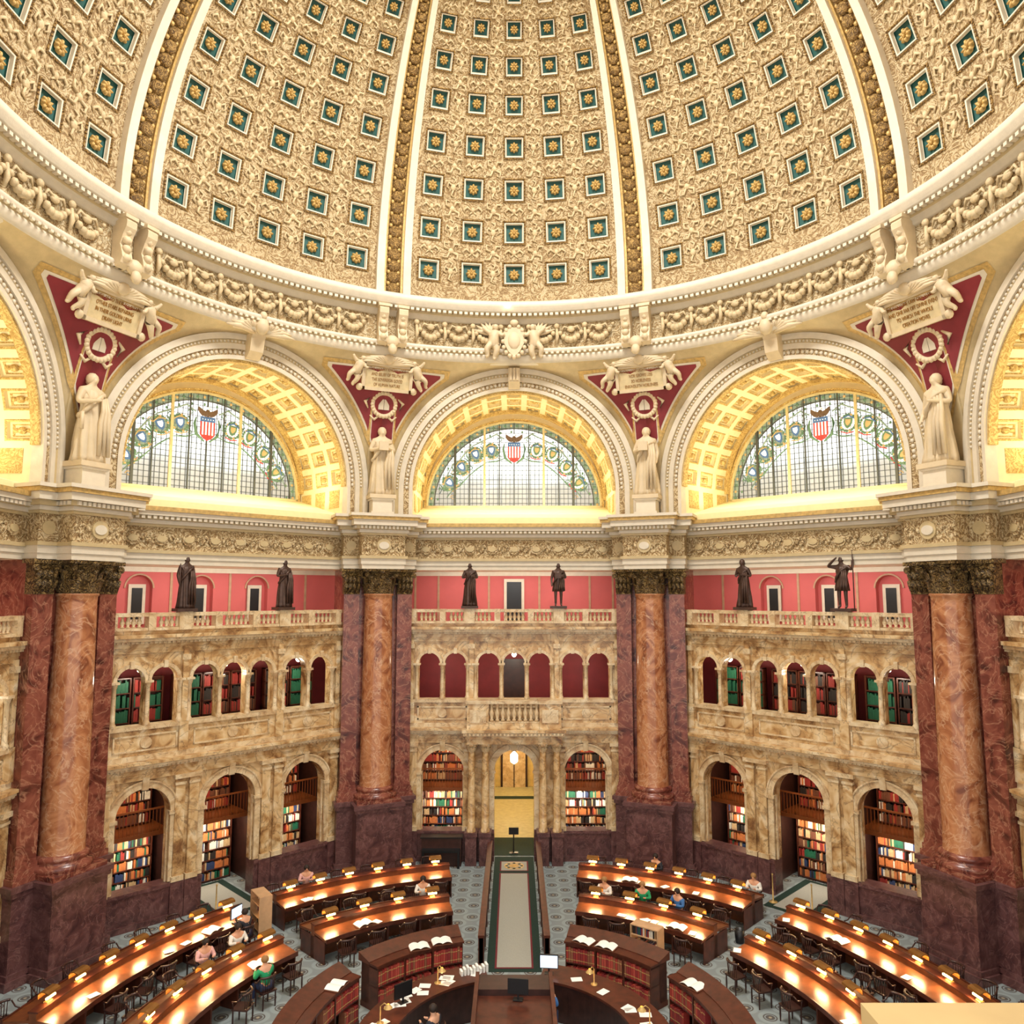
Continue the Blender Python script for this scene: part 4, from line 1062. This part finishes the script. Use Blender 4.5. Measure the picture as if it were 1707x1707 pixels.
pm=MB(); pm.box(-.11,.11,-.15,.15,0,.004); PM=pm.mesh('paper',[PAPER])
for i in range(44):
    az=R.choice((-1,1))*R.uniform(18,84); r=R.choice((3.2,3.45,3.3,11.6,8.5)); z={11.6:.785,8.5:.785}.get(r,1.065)
    obj('paper_sheet',PM,bayM(az)@T3((0,r,z))@RZ(R.uniform(0,3)),label='loose sheet of white paper on a desk',category='paper',group='loose papers')
for s in (-1,1):
    A,B=sorted((rad(s*14),rad(s*125))); b=MB()
    b.arcbox(3.0,3.75,A,B,0,1.0,None,0); o=obj('circular_counter',b.mesh('cc',[WOODD]),label='curved dark wood service counter at the room centre',category='counter',group='central service counters')
    b=MB(); b.arcbox(2.9,3.85,A-.01,B+.01,1.0,1.06,None,0); obj('countertop',b.mesh('cct',[WOOD]),None,o)
b=MB(); b.box(-.95,.95,-.6,1.9,0,1.35,0); b.box(-1.02,1.02,-.65,1.97,1.35,1.45,1); b.box(-1.0,1.0,1.2,1.95,1.45,1.6,0); b.box(-1.0,-.9,-.6,1.9,1.45,1.7,1); b.box(.9,1.0,-.6,1.9,1.45,1.7,1)
for x in (-.6,0,.6): b.box(x-.25,x+.25,-.64,-.6,.3,1.2,1); 
obj('control_desk',b.mesh('booth',[WOODD,WOOD]),label='raised dark mahogany librarian desk in the centre',category='desk')
b=MB()
for i in range(9): b.box(-.4+i*.09,-.34+i*.09,-.1,.1,0,.12+.04*(i%3),0)
obj('leaflet_rack',b.mesh('rack',[PAPER]),bayM(-19)@T3((0,3.4,1.06)),label='row of upright white leaflets on the central counter',category='leaflets')
def monitor(M,lab):
    b=MB(); b.box(-.12,.12,-.09,.09,0,.02); b.box(-.02,.02,-.02,.02,.02,.2); b.box(-.26,.26,-.02,.03,.14,.5)
    o=obj('computer_monitor',b.mesh('mon',[BLACK]),M,label=lab,category='monitor'); s=MB(); s.box(-.24,.24,-.026,-.02,.16,.48); obj('screen',s.mesh('scr',[SCREEN]),None,o)
monitor(bayM(17)@T3((0,3.3,1.06))@RZ(.2),'lit computer monitor on the central counter')
monitor(bayM(-60)@T3((0,3.3,1.06))@RZ(2.8),'computer monitor on the central counter')
monitor(bayM(-52)@T3((0,11.6,.79))@RZ(.3),'lit computer monitor on a reading desk')
monitor(T3((.1,1.0,1.46))@RZ(3.0),'black monitor on the librarian desk')
def bank(M):
    b=MB(); b.lathe([(.09,0),(.09,.02),(.015,.04),(.015,.4)],12); b.tube([(0,0,.4),(0,-.1,.48),(0,-.2,.44)],.012,6)
    o=obj('task_lamp',b.mesh('tl',[GOLD]),M,label='brass task lamp lit on the central counter',category='lamp',group='counter lamps')
    b=MB(); b.lathe([(.03,.47),(.11,.38)],14,0,T3((0,-.2,0))); obj('lamp_shade',b.mesh('tls',[GOLD]),None,o)
    b=MB(); b.ball((0,-.2,.38),.05,None,None,8); obj('bulb',b.mesh('tb',[BULB]),None,o)
for az in (-38,-78,40,80): bank(bayM(az)@T3((0,3.35,1.06)))
LWOOD=simple('light_wood',L(200,160,120),.5)
def truck(M,lab):
    b=MB()
    for x in (-.45,.45): b.box(x-.02,x+.02,-.22,.22,.12,1.3)
    for z in (.2,.6,1.0,1.28): b.box(-.45,.45,-.22,.22,z,z+.03)
    for x in (-.4,.4):
        for y in (-.18,.18): b.lathe([(.001,-.02),(.06,-.02),(.06,.02),(.001,.02)],10,1,T3((x,y,.06))@RX(pi/2))
    o=obj('book_truck',b.mesh('truck',[LWOOD,BLACK]),M,label=lab,category='cart')
    k=MB(); r=random.Random(3)
    for z in (.23,.63,1.03):
        x=-.4
        while x<.36:
            t=r.uniform(.03,.06); k.box(x,x+t*.9,-.18,.02,z,z+r.uniform(.18,.24),r.randint(0,7)); x+=t
    kk=obj('books',k.mesh('tbk',BCOL),None,o); kk['kind']='stuff'
truck(bayM(36)@T3((0,7.0,0)),'pale wooden book truck loaded with books')
truck(bayM(-46.4)@T3((0,12.0,0))@RZ(1.4),'pale wooden book truck in the aisle')
wbm=MB(); wbm.lathe([(.14,0),(.17,.42),(.16,.42),(.13,.03)],16); WB=wbm.mesh('bin',[BLACK])
for az,r in ((-16,7.0),(47,6.4),(45,10.6)): obj('waste_bin',WB,bayM(az)@T3((0,r,0)),label='black round waste bin on the carpet',category='bin',group='waste bins')
b=MB(); b.box(-.85,.85,0,.45,0,1.15,0); b.box(-.9,.9,-.05,.5,1.15,1.2,1); b.box(-.8,.8,-.3,.05,.65,.75,1)
for sg in (-1,1): b.box(sg*.75-.05,sg*.75+.05,-.28,-.2,0,.65,1)
obj('dark_cabinet',b.mesh('cab',[WOODD,BLACK]),T3((-3.1,14.55,0)),label='dark wooden upright cabinet against the marble base',category='cabinet')
def mk_person(shirt,trous,hair,seated=True):
    if seated: arms=(((-.27,-.14,.78),(-.14,-.36,.86)),((.27,-.14,.78),(.12,-.38,.86)))
    else: arms=(((-.27,-.05,1.12),(-.16,-.3,1.1)),((.27,-.05,1.12),(.16,-.3,1.1)))
    pts,ed,rr=skeleton(arms,seated,.06 if seated else 0)
    o=obj('person',skinmesh('pbody',pts,ed,rr,SKIN,1)); o['category']='person'
    def sub(idx,add,name,mat):
        mp={k:i for i,k in enumerate(idx)}
        p=[pts[k] for k in idx]; e=[(mp[a],mp[b_]) for a,b_ in ed if a in mp and b_ in mp]; r=[rr[k]+add for k in idx]
        obj(name,skinmesh(name,p,e,r,mat,1),None,o)
    sub([0,1,2,7,8,9,12,13,14],.016,'shirt',shirt)
    b=len(pts)-8; sub([0,b,b+1,b+2,b+4,b+5,b+6],.018,'trousers',trous)
    hp=Vector(pts[4]); h=MB(); h.ball((hp.x,hp.y+.025,hp.z+.035),.112,.112,.105,10); obj('hair',h.mesh('hr',[hair]),None,o)
    return o
CW=simple('shirt_white',L(232,228,220),.8);CP=simple('shirt_pink',L(226,176,170),.8);CG=simple('shirt_green',L(30,150,96),.8);CB=simple('shirt_blue',L(60,110,170),.8);CK=simple('shirt_dark',L(40,42,52),.8);JN=simple('denim',L(50,60,90),.9)
PL=[(-36,13.4,CP,HAIRD,'person in pink top reading at a desk'),(-20,10.3,CW,HAIRD,'person in white shirt seated at a desk'),(-55,10.3,CW,HAIRD,'person in white shirt leaning over a desk'),(-54,11.0,CK,HAIRD,'person in dark jacket seated at a desk'),(-66,10.3,CP,HAIRD,'person in pink shirt seated reading'),(-64,7.9,CG,HAIRB,'person in green top seated reading'),
 (25,13.4,CK,HAIRD,'person in dark top seated at a desk'),(17,10.3,CW,HAIRB,'fair-haired person in white seated at a desk'),(27,10.3,CG,HAIRB,'person in green shirt seated reading'),(35,10.3,CB,HAIRD,'person in blue shirt seated at a desk'),(41,13.4,CW,HAIRB,'person in white shirt seated at a desk')]
used=set()
for az,r,c,h,lab in PL:
    best=min((s for s in seats if id(s) not in used),key=lambda s:abs(s[0]-az)*.2+abs(s[1]-r)*2); used.add(id(best))
    p=mk_person(c,JN,h); p['label']=lab; p.matrix_basis=best[2]
for az,r,c,h,lab,rot in ((22,2.2,CB,HAIRD,'librarian in blue shirt seated at the central counter',pi),(-62,2.2,CK,HAIRD,'librarian in dark top seated at the central counter',pi)):
    p=mk_person(c,JN,h,True); p['label']=lab; q=bayM(az)@T3((0,r,0))@RZ(rot); p.matrix_basis=q; clone(CHAIR,q)
b=MB(); b.box(.665,3.2,-18.75,-17.55,10.5,10.72,0); b.box(.74,3.2,-18.7,-17.6,9.6,10.5,0)
struct(tname(),b,[simple('ledge_stone',L(190,158,104),.5)],None,'pale tan ledge of the visitor gallery')
# ---------------- lights
for k in range(8):
    a=22.5+45*k
    light('AREA','cornice_lamp',bayM(a)@T3((0,12.6,24.7))@RX(rad(-138)),60,(1,.94,.82),1.4)
sp=MB(); sp.ball((0,0,0),.08,None,None,8); obj('spot_lamp',sp.mesh('spot',[GLOBE]),T3((-.3,13.4,24.2)),label='small bright lamp on the dome cornice',category='lamp')
light('AREA','lantern_light',T3((0,0,36)),6500,(1,.97,.91),6)
w=bpy.data.worlds.new('w'); bpy.context.scene.world=w; w.use_nodes=True
w.node_tree.nodes['Background'].inputs[0].default_value=(1,.97,.92,1); w.node_tree.nodes['Background'].inputs[1].default_value=1.75
bpy.context.scene.view_settings.view_transform='Standard'
cd=bpy.data.cameras.new('camera'); cd.sensor_width=36; cd.lens=F/1707*36; cd.shift_x=-3.5/1707; cd.clip_end=200
cam=bpy.data.objects.new('camera',cd); COL.objects.link(cam); cam.location=(0,-D,H); cam.rotation_euler=(pi/2+PIT,0,0)
bpy.context.scene.camera=cam
